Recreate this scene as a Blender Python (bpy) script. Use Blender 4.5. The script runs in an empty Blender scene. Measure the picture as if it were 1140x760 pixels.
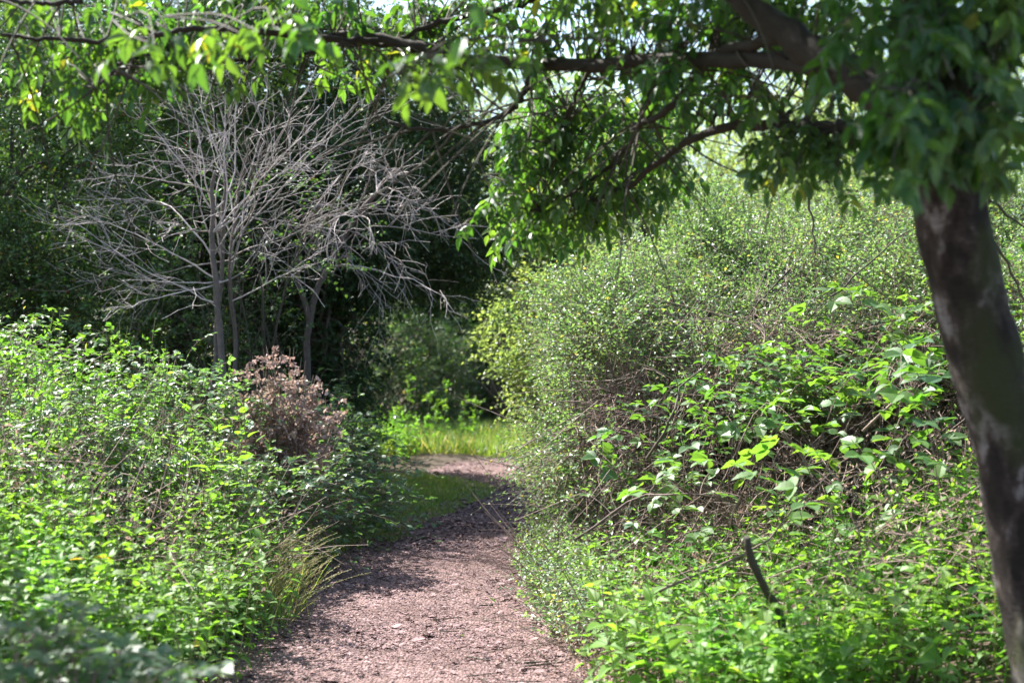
import bpy, math
import numpy as np

# ------------------------------------------------------------------ camera, sky, sun, exposure
SC = bpy.context.scene
COL = SC.collection
F = 1583.0                      # focal length in photograph pixels
CAMZ = 1.6


def at(px, py, d):
    """world point seen at photograph pixel (px, py) at a distance of d metres along the path"""
    return np.array([(px - 570.0) / F * d, d, CAMZ + (400.0 - py) / F * d])


cam = bpy.data.cameras.new('camera')
cam.lens = 50.0
cam.sensor_width = 36.0
cam.clip_start = 0.05
cam.clip_end = 2000.0
cam.dof.use_dof = True
cam.dof.focus_distance = 9.6
cam.dof.aperture_fstop = 2.1
camo = bpy.data.objects.new('camera', cam)
COL.objects.link(camo)
camo.location = (0, 0, CAMZ)
camo.rotation_euler = (math.radians(90.72), 0, 0)
SC.camera = camo

SUN = np.array([-0.52, 0.42, 0.745])
SUN /= np.linalg.norm(SUN)
elev = math.asin(SUN[2])
world = bpy.data.worlds.new('World')
SC.world = world
world.use_nodes = True
wn = world.node_tree.nodes
wl = world.node_tree.links
bgn = wn['Background']
sky = wn.new('ShaderNodeTexSky')
sky.sky_type = 'NISHITA'
sky.sun_disc = False
sky.sun_elevation = elev
sky.sun_rotation = math.atan2(SUN[0], SUN[1])
sky.air_density = 1.0
sky.dust_density = 1.5
wl.new(sky.outputs[0], bgn.inputs[0])
bgn.inputs[1].default_value = 0.10
sl = bpy.data.lights.new('sun', 'SUN')
sl.energy = 4.6
sl.angle = math.radians(0.5)
sl.color = (1.0, 0.975, 0.93)
so = bpy.data.objects.new('sun', sl)
COL.objects.link(so)
from mathutils import Vector
so.rotation_euler = Vector(SUN).to_track_quat('Z', 'Y').to_euler()
SC.view_settings.view_transform = 'Standard'
SC.view_settings.look = 'None'
SC.view_settings.exposure = 2.15
SC.view_settings.gamma = 1.0
try:
    SC.cycles.max_bounces = 8
    SC.cycles.diffuse_bounces = 4
    SC.cycles.transmission_bounces = 5
    SC.cycles.transparent_max_bounces = 4
except Exception:
    pass

R = np.random.default_rng(11)
UP = np.array([0.0, 0.0, 1.0])


# ------------------------------------------------------------------ helpers
def unit(v):
    v = np.asarray(v, float)
    return v / np.maximum(np.linalg.norm(v, axis=-1, keepdims=True), 1e-9)


def noise3(p, f=1.0, seed=0.0):
    """cheap smooth pseudo noise in about -1..1"""
    p = np.asarray(p) * f
    x, y, z = p[..., 0] + seed, p[..., 1] + seed * 1.7, p[..., 2] - seed * 0.6
    n = np.sin(x * 1.7 + 1.3 * np.sin(y * 1.1 + z)) + np.sin(y * 2.1 + 1.1 * np.sin(z * 1.3 - x * 0.8)) + np.sin(z * 1.9 + 1.4 * np.sin(x * 1.5 + y * 0.7))
    n += 0.5 * np.sin(x * 4.1 + y * 3.3 + seed) * np.sin(z * 4.7 - y * 2.2)
    return n / 3.0


class MB:
    """collects vertices and faces (with a per-face tint and material slot) into ONE mesh"""
    def __init__(self):
        self.v, self.f, self.t, self.m, self.s = [], [], [], [], []
        self.n = 0

    def add(self, verts, faces, tint=0.5, mat=0, smooth=False):
        verts = np.asarray(verts, float).reshape(-1, 3)
        faces = np.asarray(faces, int)
        self.v.append(verts)
        self.f.append(faces + self.n)
        k = len(faces)
        self.t.append(np.broadcast_to(np.asarray(tint, float), (k,)).copy())
        self.m.append(np.full(k, mat))
        self.s.append(np.full(k, smooth))
        self.n += len(verts)

    def build(self, name, mats, parent=None, loc=None):
        me = bpy.data.meshes.new(name)
        if self.n:
            V = np.concatenate(self.v)
            if loc is not None:
                V = V - np.asarray(loc)
            idx = np.concatenate([f.reshape(-1) for f in self.f]).astype(np.int32)
            tot = np.concatenate([np.full(len(f), f.shape[1]) for f in self.f]).astype(np.int32)
            start = np.concatenate([[0], np.cumsum(tot)[:-1]]).astype(np.int32)
            me.vertices.add(len(V))
            me.vertices.foreach_set('co', V.reshape(-1).astype(np.float32))
            me.loops.add(len(idx))
            me.loops.foreach_set('vertex_index', idx)
            me.polygons.add(len(tot))
            me.polygons.foreach_set('loop_start', start)
            me.polygons.foreach_set('material_index', np.concatenate(self.m).astype(np.int32))
            me.polygons.foreach_set('use_smooth', np.concatenate(self.s).astype(bool))
            a = me.attributes.new('tint', 'FLOAT', 'FACE')
            a.data.foreach_set('value', np.concatenate(self.t).astype(np.float32))
            me.update(calc_edges=True)
        for m in (mats if isinstance(mats, (list, tuple)) else [mats]):
            me.materials.append(m)
        o = bpy.data.objects.new(name, me)
        COL.objects.link(o)
        if parent is not None:
            o.parent = parent
        elif loc is not None:
            o.location = loc
        return o


def tag(o, label=None, cat=None, group=None, kind=None):
    if label: o['label'] = label
    if cat: o['category'] = cat
    if group: o['group'] = group
    if kind: o['kind'] = kind
    return o


def thing(name, label, cat, loc=(0, 0, 0), group=None, rz=0.0):
    o = bpy.data.objects.new(name, None)
    o.empty_display_size = 0.1
    COL.objects.link(o)
    o.location = loc
    o.rotation_euler = (0, 0, rz)
    return tag(o, label, cat, group)


def copy_thing(root, loc, rz, scale, label=None, group=None, tilt=(0, 0)):
    r = root.copy()
    COL.objects.link(r)
    r.location = loc
    r.rotation_euler = (tilt[0], tilt[1], rz)
    r.scale = (scale, scale, scale)
    if label: r['label'] = label
    if group: r['group'] = group
    for ch in list(root.children):
        c = ch.copy()
        COL.objects.link(c)
        c.parent = r
        for g in list(ch.children):
            e = g.copy()
            COL.objects.link(e)
            e.parent = c
    return r


# ---- leaf outlines: x along the leaf, y across, z off the blade; faces
def tmpl_outline(side, fold=0.10, droop=0.12, mid=None):
    """side: list of (x, halfwidth) between base and tip; builds folded blade of quads/tris"""
    side = [(0.0, 0.0)] + list(side) + [(1.0, 0.0)]
    n = len(side)
    V, Fc = [], []
    mi = []
    for x, w in side:
        V.append((x, 0.0, -droop * x * x))
        mi.append(len(V) - 1)
    L, Rr = [], []
    for x, w in side[1:-1]:
        V.append((x, w, fold * w * 2 - droop * x * x)); L.append(len(V) - 1)
        V.append((x, -w, fold * w * 2 - droop * x * x)); Rr.append(len(V) - 1)
    tris, quads = [], []
    tris.append((mi[0], mi[1], L[0])); tris.append((mi[0], Rr[0], mi[1]))
    for i in range(len(L) - 1):
        quads.append((mi[i + 1], mi[i + 2], L[i + 1], L[i]))
        quads.append((mi[i + 2], mi[i + 1], Rr[i], Rr[i + 1]))
    tris.append((mi[-2], mi[-1], L[-1])); tris.append((mi[-2], Rr[-1], mi[-1]))
    return np.array(V), [np.array(tris), np.array(quads)] if quads else [np.array(tris)]


T_SMALL = (np.array([(0, 0, 0), (0.42, 0.5, 0.10), (1, 0, -0.12), (0.42, -0.5, 0.10)]), [np.array([(0, 2, 1), (0, 3, 2)])])
T_OVAL = tmpl_outline([(0.18, 0.34), (0.42, 0.5), (0.72, 0.32)])
T_LANCE = tmpl_outline([(0.15, 0.30), (0.38, 0.5), (0.62, 0.40), (0.84, 0.17)], 0.12, 0.22)
T_NETTLE = tmpl_outline([(0.05, 0.36), (0.16, 0.42), (0.20, 0.52), (0.30, 0.42), (0.34, 0.50), (0.46, 0.36), (0.50, 0.43), (0.62, 0.27), (0.66, 0.32), (0.80, 0.14), (0.83, 0.17)], 0.10, 0.25)
T_BRAMBLE = tmpl_outline([(0.08, 0.30), (0.22, 0.44), (0.26, 0.50), (0.42, 0.46), (0.47, 0.52), (0.62, 0.38), (0.66, 0.42), (0.84, 0.15)], 0.10, 0.15)
T_BLADE = tmpl_outline([(0.3, 0.5), (0.7, 0.36)], 0.0, 0.35)
T_CHIP = (np.array([(0, 0.35, 0), (0, -0.4, 0), (0.9, -0.5, 0.02), (1, 0.3, -0.02), (0.45, 0.5, 0.06)]), [np.array([(0, 1, 2, 3, 4)])])


def leaves(mb, P, D, Nn, L, W, tmpl, tint=None, mat=0, smooth=False, rng=None):
    """batch of leaves: base points P, directions D, blade normals Nn, lengths L, full widths W"""
    P = np.asarray(P, float)
    n = len(P)
    if n == 0:
        return
    rng = rng or R
    D = unit(D)
    S = unit(np.cross(Nn, D))
    Z = np.cross(D, S)
    L = np.broadcast_to(np.asarray(L, float), (n,))[:, None, None]
    W = np.broadcast_to(np.asarray(W, float), (n,))[:, None, None]
    T, fl = tmpl
    V = P[:, None, :] + L * T[None, :, 0:1] * D[:, None, :] + W * T[None, :, 1:2] * S[:, None, :] + L * T[None, :, 2:3] * Z[:, None, :]
    k = len(T)
    if tint is None:
        tint = rng.random(n)
    tint = np.broadcast_to(tint, (n,))
    base = mb.n
    V = V.reshape(-1, 3)
    off = (np.arange(n) * k)
    first = True
    for fc in fl:
        Fa = (off[:, None, None] + fc[None]).reshape(-1, fc.shape[1])
        if first:
            mb.add(V, Fa, np.repeat(tint, len(fc)), mat, smooth)
            first = False
        else:
            mb.f.append(Fa + base)
            mb.t.append(np.repeat(tint, len(fc)))
            mb.m.append(np.full(len(Fa), mat))
            mb.s.append(np.full(len(Fa), smooth))


def tubes(mb, P, rad, sides=4, mat=0, tint=None, cap=False, wob=0.0):
    """batch of tubes: P (n, k, 3), rad (n, k)"""
    P = np.asarray(P, float)
    if P.ndim == 2:
        P = P[None]
    n, k, _ = P.shape
    if n == 0:
        return
    rad = np.broadcast_to(np.asarray(rad, float), (n, k))
    T = unit(np.gradient(P, axis=1))
    ref = unit(R.normal(size=(n, 1, 3)))
    main = unit((P[:, -1] - P[:, 0]))[:, None, :]
    ref = ref - (ref * main).sum(-1, keepdims=True) * main
    A = unit(np.broadcast_to(ref, T.shape) - (ref * T).sum(-1, keepdims=True) * T)
    B = np.cross(T, A)
    th = np.arange(sides) * 2 * math.pi / sides
    rr = rad[:, :, None, None]
    if wob:
        rr = rr * (1 + wob * R.normal(size=(n, k, sides, 1)))
    V = P[:, :, None, :] + rr * (np.cos(th)[None, None, :, None] * A[:, :, None, :] + np.sin(th)[None, None, :, None] * B[:, :, None, :])
    V = V.reshape(-1, 3)
    i = np.arange(k - 1)[:, None]
    j = np.arange(sides)[None]
    q = np.stack([i * sides + j, i * sides + (j + 1) % sides, (i + 1) * sides + (j + 1) % sides, (i + 1) * sides + j], -1).reshape(-1, 4)
    Fa = (np.arange(n)[:, None, None] * (k * sides) + q[None]).reshape(-1, 4)
    if tint is None:
        tint = R.random(n)
    tint = np.broadcast_to(tint, (n,))
    b = mb.n
    mb.add(V, Fa, np.repeat(tint, len(q)), mat, True)
    if cap:
        ends = np.array([[b + nn * k * sides + (k - 1) * sides + jj for jj in range(sides)] for nn in range(n)])
        st = np.array([[b + nn * k * sides + jj for jj in range(sides)][::-1] for nn in range(n)])
        e = np.concatenate([ends, st])
        mb.f.append(e); mb.t.append(np.full(len(e), 0.5)); mb.m.append(np.full(len(e), mat)); mb.s.append(np.full(len(e), False))


def resample(pts, n, jit=0.0):
    """smooth (Catmull-Rom) resampling of a polyline of n points"""
    pts = np.asarray(pts, float)
    q = np.concatenate([[2 * pts[0] - pts[1]], pts, [2 * pts[-1] - pts[-2]]])
    t = np.linspace(0, len(pts) - 1 - 1e-6, n)
    i = t.astype(int)
    u = (t - i)[:, None]
    a, b, c, d = q[i], q[i + 1], q[i + 2], q[i + 3]
    o = 0.5 * ((2 * b) + (-a + c) * u + (2 * a - 5 * b + 4 * c - d) * u ** 2 + (-a + 3 * b - 3 * c + d) * u ** 3)
    if jit:
        o[1:-1] += R.normal(size=(n - 2, o.shape[1])) * jit
    return o


def curve_batch(S, D, L, B, k):
    """n curved twigs: start S, direction D, length L, bend vector B; returns (n, k, 3)"""
    t = np.linspace(0, 1, k)[None, :, None]
    L = np.asarray(L, float).reshape(-1, 1, 1)
    return S[:, None, :] + L * (D[:, None, :] * t + B[:, None, :] * t * t)


# ------------------------------------------------------------------ materials
def mat_leaf(name, dark, light, trans, rough=0.42, tmix=0.42, spec=0.5, old=None, oldfrac=0.04):
    m = bpy.data.materials.new(name)
    m.use_nodes = True
    nt = m.node_tree
    N, Lk = nt.nodes, nt.links
    out = N['Material Output']
    p = N['Principled BSDF']
    at_ = N.new('ShaderNodeAttribute'); at_.attribute_name = 'tint'
    ramp = N.new('ShaderNodeValToRGB')
    ramp.color_ramp.elements[0].color = (*dark, 1)
    ramp.color_ramp.elements[1].position = 1.0 - oldfrac - 0.01 if old else 1.0
    ramp.color_ramp.elements[1].color = (*light, 1)
    if old:
        e = ramp.color_ramp.elements.new(1.0 - oldfrac); e.color = (*old, 1)
    Lk.new(at_.outputs['Fac'], ramp.inputs[0])
    # blotches of greener and yellower growth across the plant
    tc = N.new('ShaderNodeTexCoord')
    nz = N.new('ShaderNodeTexNoise'); nz.inputs['Scale'].default_value = 1.7; nz.inputs['Detail'].default_value = 3
    Lk.new(tc.outputs['Object'], nz.inputs['Vector'])
    hs = N.new('ShaderNodeHueSaturation')
    mr = N.new('ShaderNodeMapRange'); mr.inputs[1].default_value = 0.3; mr.inputs[2].default_value = 0.7
    mr.inputs[3].default_value = 0.475; mr.inputs[4].default_value = 0.52
    Lk.new(nz.outputs[0], mr.inputs[0]); Lk.new(mr.outputs[0], hs.inputs['Hue'])
    Lk.new(ramp.outputs[0], hs.inputs['Color'])
    Lk.new(hs.outputs[0], p.inputs['Base Color'])
    p.inputs['Roughness'].default_value = rough
    p.inputs['Specular IOR Level'].default_value = spec
    tr = N.new('ShaderNodeBsdfTranslucent')
    mx = N.new('ShaderNodeMix'); mx.data_type = 'RGBA'; mx.blend_type = 'MULTIPLY'; mx.inputs[0].default_value = 1
    Lk.new(hs.outputs[0], mx.inputs[6]); mx.inputs[7].default_value = (*trans, 1)
    Lk.new(mx.outputs[2], tr.inputs[0])
    ms = N.new('ShaderNodeMixShader'); ms.inputs[0].default_value = tmix
    Lk.new(p.outputs[0], ms.inputs[1]); Lk.new(tr.outputs[0], ms.inputs[2])
    Lk.new(ms.outputs[0], out.inputs[0])
    return m


def mat_plain(name, dark, light, rough=0.8, scale=30.0, spec=0.3, bump=0.0, stretch=None, attr=True):
    m = bpy.data.materials.new(name)
    m.use_nodes = True
    N, Lk = m.node_tree.nodes, m.node_tree.links
    p = N['Principled BSDF']
    tc = N.new('ShaderNodeTexCoord')
    mp = N.new('ShaderNodeMapping')
    if stretch: mp.inputs['Scale'].default_value = stretch
    nz = N.new('ShaderNodeTexNoise'); nz.inputs['Scale'].default_value = scale; nz.inputs['Detail'].default_value = 6
    nz.inputs['Roughness'].default_value = 0.65
    Lk.new(tc.outputs['Object'], mp.inputs[0]); Lk.new(mp.outputs[0], nz.inputs['Vector'])
    at_ = N.new('ShaderNodeAttribute'); at_.attribute_name = 'tint'
    mth = N.new('ShaderNodeMath'); mth.operation = 'MULTIPLY_ADD'
    mr = N.new('ShaderNodeMapRange'); mr.inputs[1].default_value = 0.3; mr.inputs[2].default_value = 0.7
    Lk.new(nz.outputs[0], mr.inputs[0])
    fac = mr.outputs[0]
    if attr:
        a = N.new('ShaderNodeMix'); a.data_type = 'FLOAT'; a.inputs[0].default_value = 0.6
        Lk.new(mr.outputs[0], a.inputs[2]); Lk.new(at_.outputs['Fac'], a.inputs[3]); fac = a.outputs[0]
    ramp = N.new('ShaderNodeValToRGB')
    ramp.color_ramp.elements[0].color = (*dark, 1); ramp.color_ramp.elements[1].color = (*light, 1)
    Lk.new(fac, ramp.inputs[0]); Lk.new(ramp.outputs[0], p.inputs['Base Color'])
    p.inputs['Roughness'].default_value = rough
    p.inputs['Specular IOR Level'].default_value = spec
    if bump:
        b = N.new('ShaderNodeBump'); b.inputs['Strength'].default_value = 0.8; b.inputs['Distance'].default_value = bump
        Lk.new(nz.outputs[0], b.inputs['Height']); Lk.new(b.outputs[0], p.inputs['Normal'])
    return m


M_NETTLE = mat_leaf('nettle_leaf', (0.060, 0.145, 0.022), (0.145, 0.275, 0.045), (1.95, 2.1, 0.8), 0.52, 0.48, 0.35, (0.25, 0.27, 0.05), 0.02)
M_BRAMBLE = mat_leaf('bramble_leaf', (0.034, 0.090, 0.026), (0.105, 0.195, 0.045), (2.3, 2.3, 0.7), 0.50, 0.44, 0.6, (0.28, 0.20, 0.05), 0.03)
M_BLUE = mat_leaf('bluish_bramble_leaf', (0.045, 0.105, 0.045), (0.130, 0.215, 0.090), (2.0, 2.1, 0.8), 0.46, 0.42, 0.7)
M_THORN = mat_leaf('thicket_leaf', (0.045, 0.100, 0.038), (0.160, 0.240, 0.105), (2.0, 2.1, 0.9), 0.47, 0.42, 0.9, (0.30, 0.26, 0.07), 0.05)
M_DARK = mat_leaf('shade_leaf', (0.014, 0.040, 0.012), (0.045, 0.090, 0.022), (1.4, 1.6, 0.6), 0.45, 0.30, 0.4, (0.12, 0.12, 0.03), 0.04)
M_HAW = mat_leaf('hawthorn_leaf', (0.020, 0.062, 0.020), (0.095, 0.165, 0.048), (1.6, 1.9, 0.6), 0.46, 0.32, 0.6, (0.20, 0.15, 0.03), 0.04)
M_ASH = mat_leaf('overhanging_leaf', (0.026, 0.070, 0.028), (0.062, 0.125, 0.034), (2.9, 2.9, 0.7), 0.42, 0.40, 0.5, (0.16, 0.17, 0.035), 0.02)
M_FAR = mat_leaf('far_leaf', (0.090, 0.150, 0.055), (0.230, 0.300, 0.110), (2.2, 2.1, 1.0), 0.40, 0.50, 0.5)
M_GRASS = mat_leaf('grass_blade', (0.090, 0.170, 0.035), (0.240, 0.320, 0.080), (1.8, 1.8, 0.7), 0.5, 0.40, 0.35, (0.42, 0.36, 0.20), 0.12)
M_STRAW = mat_leaf('dry_grass', (0.26, 0.27, 0.12), (0.46, 0.42, 0.22), (1.1, 1.0, 0.7), 0.6, 0.3, 0.3)
M_BROWN = mat_leaf('dead_leaf', (0.16, 0.105, 0.085), (0.50, 0.39, 0.34), (1.1, 1.0, 0.9), 0.7, 0.35, 0.2)
M_STEM = mat_plain('green_stem', (0.08, 0.12, 0.03), (0.22, 0.20, 0.09), 0.6, 20)
M_CANE = mat_plain('dry_cane', (0.055, 0.034, 0.026), (0.30, 0.22, 0.18), 0.75, 25)
M_DEADWOOD = mat_plain('bleached_wood', (0.10, 0.078, 0.066), (0.55, 0.475, 0.44), 0.75, 18)
M_BARKD = mat_plain('dark_bark', (0.020, 0.016, 0.012), (0.060, 0.048, 0.036), 0.85, 14, bump=0.01)
M_OLDWOOD = mat_plain('old_grey_bark', (0.06, 0.045, 0.038), (0.20, 0.165, 0.145), 0.85, 22, bump=0.006)
M_TWIG = mat_plain('twig_bark', (0.035, 0.028, 0.020), (0.10, 0.085, 0.06), 0.8, 14)
M_CHIP = mat_plain('wood_chip', (0.055, 0.030, 0.028), (0.38, 0.250, 0.245), 0.85, 60)
M_BERRY = mat_plain('berry', (0.25, 0.01, 0.01), (0.4, 0.02, 0.015), 0.3, 10, 0.5)
M_MUD = mat_plain('soil', (0.035, 0.025, 0.016), (0.10, 0.075, 0.05), 0.95, 6, 0.2, bump=0.03, attr=False)


def trunk_material():
    m = bpy.data.materials.new('blotched_bark')
    m.use_nodes = True
    N, Lk = m.node_tree.nodes, m.node_tree.links
    p = N['Principled BSDF']
    tc = N.new('ShaderNodeTexCoord')
    mp = N.new('ShaderNodeMapping'); mp.inputs['Scale'].default_value = (1, 1, 0.55)
    Lk.new(tc.outputs['Object'], mp.inputs[0])
    n1 = N.new('ShaderNodeTexNoise'); n1.inputs['Scale'].default_value = 9; n1.inputs['Detail'].default_value = 5; n1.inputs['Roughness'].default_value = 0.6
    n2 = N.new('ShaderNodeTexNoise'); n2.inputs['Scale'].default_value = 55; n2.inputs['Detail'].default_value = 6; n2.inputs['Roughness'].default_value = 0.7
    n3 = N.new('ShaderNodeTexNoise'); n3.inputs['Scale'].default_value = 4.2; n3.inputs['Detail'].default_value = 4
    mp2 = N.new('ShaderNodeMapping'); mp2.inputs['Scale'].default_value = (0.5, 0.5, 3.0)
    Lk.new(tc.outputs['Object'], mp2.inputs[0])
    Lk.new(mp.outputs[0], n1.inputs[0]); Lk.new(mp2.outputs[0], n2.inputs[0]); Lk.new(mp.outputs[0], n3.inputs[0])
    r1 = N.new('ShaderNodeValToRGB')
    e = r1.color_ramp.elements
    e[0].position = 0.44; e[0].color = (0.030, 0.022, 0.016, 1)
    e[1].position = 0.60; e[1].color = (0.33, 0.295, 0.27, 1)
    k = e.new(0.53); k.color = (0.085, 0.062, 0.050, 1)
    Lk.new(n1.outputs[0], r1.inputs[0])
    mx = N.new('ShaderNodeMix'); mx.data_type = 'RGBA'; mx.blend_type = 'MULTIPLY'; mx.inputs[0].default_value = 0.75
    r2 = N.new('ShaderNodeValToRGB'); r2.color_ramp.elements[0].position = 0.35; r2.color_ramp.elements[0].color = (0.35, 0.32, 0.30, 1)
    r2.color_ramp.elements[1].position = 0.62
    Lk.new(n2.outputs[0], r2.inputs[0])
    Lk.new(r1.outputs[0], mx.inputs[6]); Lk.new(r2.outputs[0], mx.inputs[7])
    mo = N.new('ShaderNodeMix'); mo.data_type = 'RGBA'
    r3 = N.new('ShaderNodeValToRGB'); r3.color_ramp.elements[0].position = 0.54; r3.color_ramp.elements[1].position = 0.66
    Lk.new(n3.outputs[0], r3.inputs[0]); Lk.new(r3.outputs[0], mo.inputs[0])
    Lk.new(mx.outputs[2], mo.inputs[6]); mo.inputs[7].default_value = (0.045, 0.05, 0.018, 1)
    Lk.new(mo.outputs[2], p.inputs['Base Color'])
    p.inputs['Roughness'].default_value = 0.85
    p.inputs['Specular IOR Level'].default_value = 0.25
    ad = N.new('ShaderNodeMath'); ad.operation = 'MULTIPLY_ADD'; ad.inputs[1].default_value = 0.5
    Lk.new(n2.outputs[0], ad.inputs[0]); Lk.new(n1.outputs[0], ad.inputs[2])
    b = N.new('ShaderNodeBump'); b.inputs['Strength'].default_value = 1.0; b.inputs['Distance'].default_value = 0.035
    Lk.new(ad.outputs[0], b.inputs['Height']); Lk.new(b.outputs[0], p.inputs['Normal'])
    return m


M_TRUNK = trunk_material()


def path_material():
    m = bpy.data.materials.new('woodchip_ground')
    m.use_nodes = True
    N, Lk = m.node_tree.nodes, m.node_tree.links
    p = N['Principled BSDF']
    tc = N.new('ShaderNodeTexCoord')
    v = N.new('ShaderNodeTexVoronoi'); v.inputs['Scale'].default_value = 55
    mp = N.new('ShaderNodeMapping'); mp.inputs['Scale'].default_value = (1, 0.7, 1)
    nz = N.new('ShaderNodeTexNoise'); nz.inputs['Scale'].default_value = 1.3; nz.inputs['Detail'].default_value = 5
    Lk.new(tc.outputs['Object'], mp.inputs[0]); Lk.new(mp.outputs[0], v.inputs['Vector']); Lk.new(tc.outputs['Object'], nz.inputs['Vector'])
    sep = N.new('ShaderNodeSeparateColor'); Lk.new(v.outputs['Color'], sep.inputs[0])
    r = N.new('ShaderNodeValToRGB')
    r.color_ramp.elements[0].color = (0.075, 0.045, 0.036, 1); r.color_ramp.elements[1].color = (0.27, 0.175, 0.165, 1)
    Lk.new(sep.outputs[0], r.inputs[0])
    mx = N.new('ShaderNodeMix'); mx.data_type = 'RGBA'; mx.blend_type = 'MULTIPLY'; mx.inputs[0].default_value = 0.7
    r2 = N.new('ShaderNodeValToRGB'); r2.color_ramp.elements[0].position = 0.38; r2.color_ramp.elements[0].color = (0.48, 0.42, 0.40, 1); r2.color_ramp.elements[1].position = 0.6
    Lk.new(nz.outputs[0], r2.inputs[0])
    Lk.new(r.outputs[0], mx.inputs[6]); Lk.new(r2.outputs[0], mx.inputs[7])
    Lk.new(mx.outputs[2], p.inputs['Base Color'])
    p.inputs['Roughness'].default_value = 0.9
    p.inputs['Specular IOR Level'].default_value = 0.2
    b = N.new('ShaderNodeBump'); b.inputs['Distance'].default_value = 0.02; b.inputs['Strength'].default_value = 1.0
    Lk.new(v.outputs['Distance'], b.inputs['Height']); Lk.new(b.outputs[0], p.inputs['Normal'])
    return m


M_PATH = path_material()

# ------------------------------------------------------------------ terrain
PC = np.array([(-2, -0.2), (3, -0.25), (5.5, -0.38), (7, -0.52), (8.5, -0.66), (10.3, -0.68), (12.7, -0.50), (14.5, -0.12), (16.5, 0.22), (18.5, 0.18), (20.0, -0.05), (21.5, 0.25), (22.6, 1.2)])


def cx(y):
    return np.interp(y, PC[:, 0], PC[:, 1])


def sm(a, b, x):
    t = np.clip((x - a) / (b - a), 0, 1)
    return t * t * (3 - 2 * t)


def ground(x, y):
    x = np.asarray(x, float); y = np.asarray(y, float)
    s = x - cx(y)
    near = 1 - sm(15, 20, y)
    h = 0.45 * sm(0.9, 4.0, -s) * near + 0.15 * sm(1, 5, -s) * (1 - near)
    h = h + 0.5 * sm(1.0, 4.5, s) * (1 - sm(18, 24, y))
    h = h + 0.020 * np.clip(y - 24, 0, 60)
    edge = sm(0.6, 1.4, np.abs(s))
    h = h + edge * 0.03 * (np.sin(x * 2.3 + y) + np.sin(y * 1.7 - x * 1.1))
    return h


def grid_sheet(xs, ys, zf, mb, dz=0.0):
    X, Y = np.meshgrid(xs, ys)
    V = np.stack([X, Y, zf(X, Y) + dz], -1)
    ny, nx = X.shape
    i = np.arange(ny - 1)[:, None]; j = np.arange(nx - 1)[None]
    Fa = np.stack([i * nx + j, i * nx + j + 1, (i + 1) * nx + j + 1, (i + 1) * nx + j], -1).reshape(-1, 4)
    mb.add(V.reshape(-1, 3), Fa, 0.5, 0, True)


mb = MB()
xs = np.concatenate([[-900, -300, -100, -50, -25], np.arange(-14, 14.01, 0.25), [25, 50, 100, 300, 900]])
ys = np.concatenate([[-300, -60, -20, -8], np.arange(-2, 34.01, 0.25), [40, 50, 70, 100, 300, 1200]])
grid_sheet(xs, ys, ground, mb)
tag(mb.build('ground', M_MUD), 'bare brown soil under the undergrowth on both sides of the path', kind='structure', cat='ground')

# woodchip path: strip with ragged edges
mb = MB()
yy = np.arange(-2, 22.61, 0.12)
hw = np.interp(yy, [-2, 7, 8.5, 10.3, 13, 16, 18, 19.5, 21, 22.6], [1.0, 1.0, 0.95, 0.85, 0.78, 0.75, 0.85, 1.2, 1.3, 1.2])
nx = 15
V = []
for y, w in zip(yy, hw):
    c = cx(y)
    wl_ = w * (1 + 0.06 * math.sin(y * 3.1) + 0.05 * math.sin(y * 7.3 + 1))
    wr_ = w * (1 + 0.06 * math.sin(y * 2.7 + 2) + 0.05 * math.sin(y * 8.1))
    for t in np.linspace(-1, 1, nx):
        x = c + (t * wl_ if t < 0 else t * wr_)
        V.append((x, y, ground(x, y) + 0.012 + 0.02 * (1 - abs(t)) * (0.6 + 0.4 * math.sin(y * 2.2 + t * 3)) * 0.5))
ny = len(yy)
i = np.arange(ny - 1)[:, None]; j = np.arange(nx - 1)[None]
mb.add(V, np.stack([i * nx + j, i * nx + j + 1, (i + 1) * nx + j + 1, (i + 1) * nx + j], -1).reshape(-1, 4), 0.5, 0, True)
# the crossing stretch at the bend
PATH = mb.build('path', M_PATH)
tag(PATH, 'pinkish brown woodchip footpath curving away between the bushes', kind='structure', cat='path')


def path_hw(y):
    return np.interp(y, yy, hw)


# loose chips on the path
def chips(n, ylo, yhi, lmin, lmax, mb):
    y = ylo + (yhi - ylo) * R.random(n) ** 1.2
    s = R.uniform(-1.08, 1.08, n)
    x = cx(y) + s * path_hw(y)
    wear = noise3(np.stack([x, y * 0.6, x * 0], -1), 2.6, 7.0) + 0.5 * noise3(np.stack([x, y, x * 0], -1), 9.0, 1.0)
    kp = R.random(n) < np.clip(0.75 + 0.8 * wear, 0.22, 1.0)
    x, y, s, wear = x[kp], y[kp], s[kp], wear[kp]
    n = len(x)
    P = np.stack([x, y, ground(x, y) + 0.020 + R.random(n) * 0.012], -1)
    a = R.uniform(0, 2 * math.pi, n)
    D = np.stack([np.cos(a), np.sin(a), R.normal(size=n) * 0.22], -1)
    Nn = unit(np.stack([R.normal(size=n) * 0.35, R.normal(size=n) * 0.35, np.ones(n)], -1))
    L = R.uniform(lmin, lmax, n) * (1 + 1.2 * (R.random(n) > 0.93))
    leaves(mb, P, D, Nn, L, L * R.uniform(0.25, 0.7, n), T_CHIP, np.clip(R.random(n) ** 1.3 + 0.22 * wear, 0, 1))


mb = MB()
chips(80000, 5.6, 14, 0.006, 0.019, mb)
chips(3500, 5.6, 16, 0.02, 0.045, mb)
chips(15000, 12, 22.5, 0.02, 0.05, mb)
tag(mb.build('wood_chips', M_CHIP), 'scattered pale wood chips and litter covering the footpath', 'wood chips', kind='stuff')


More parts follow.
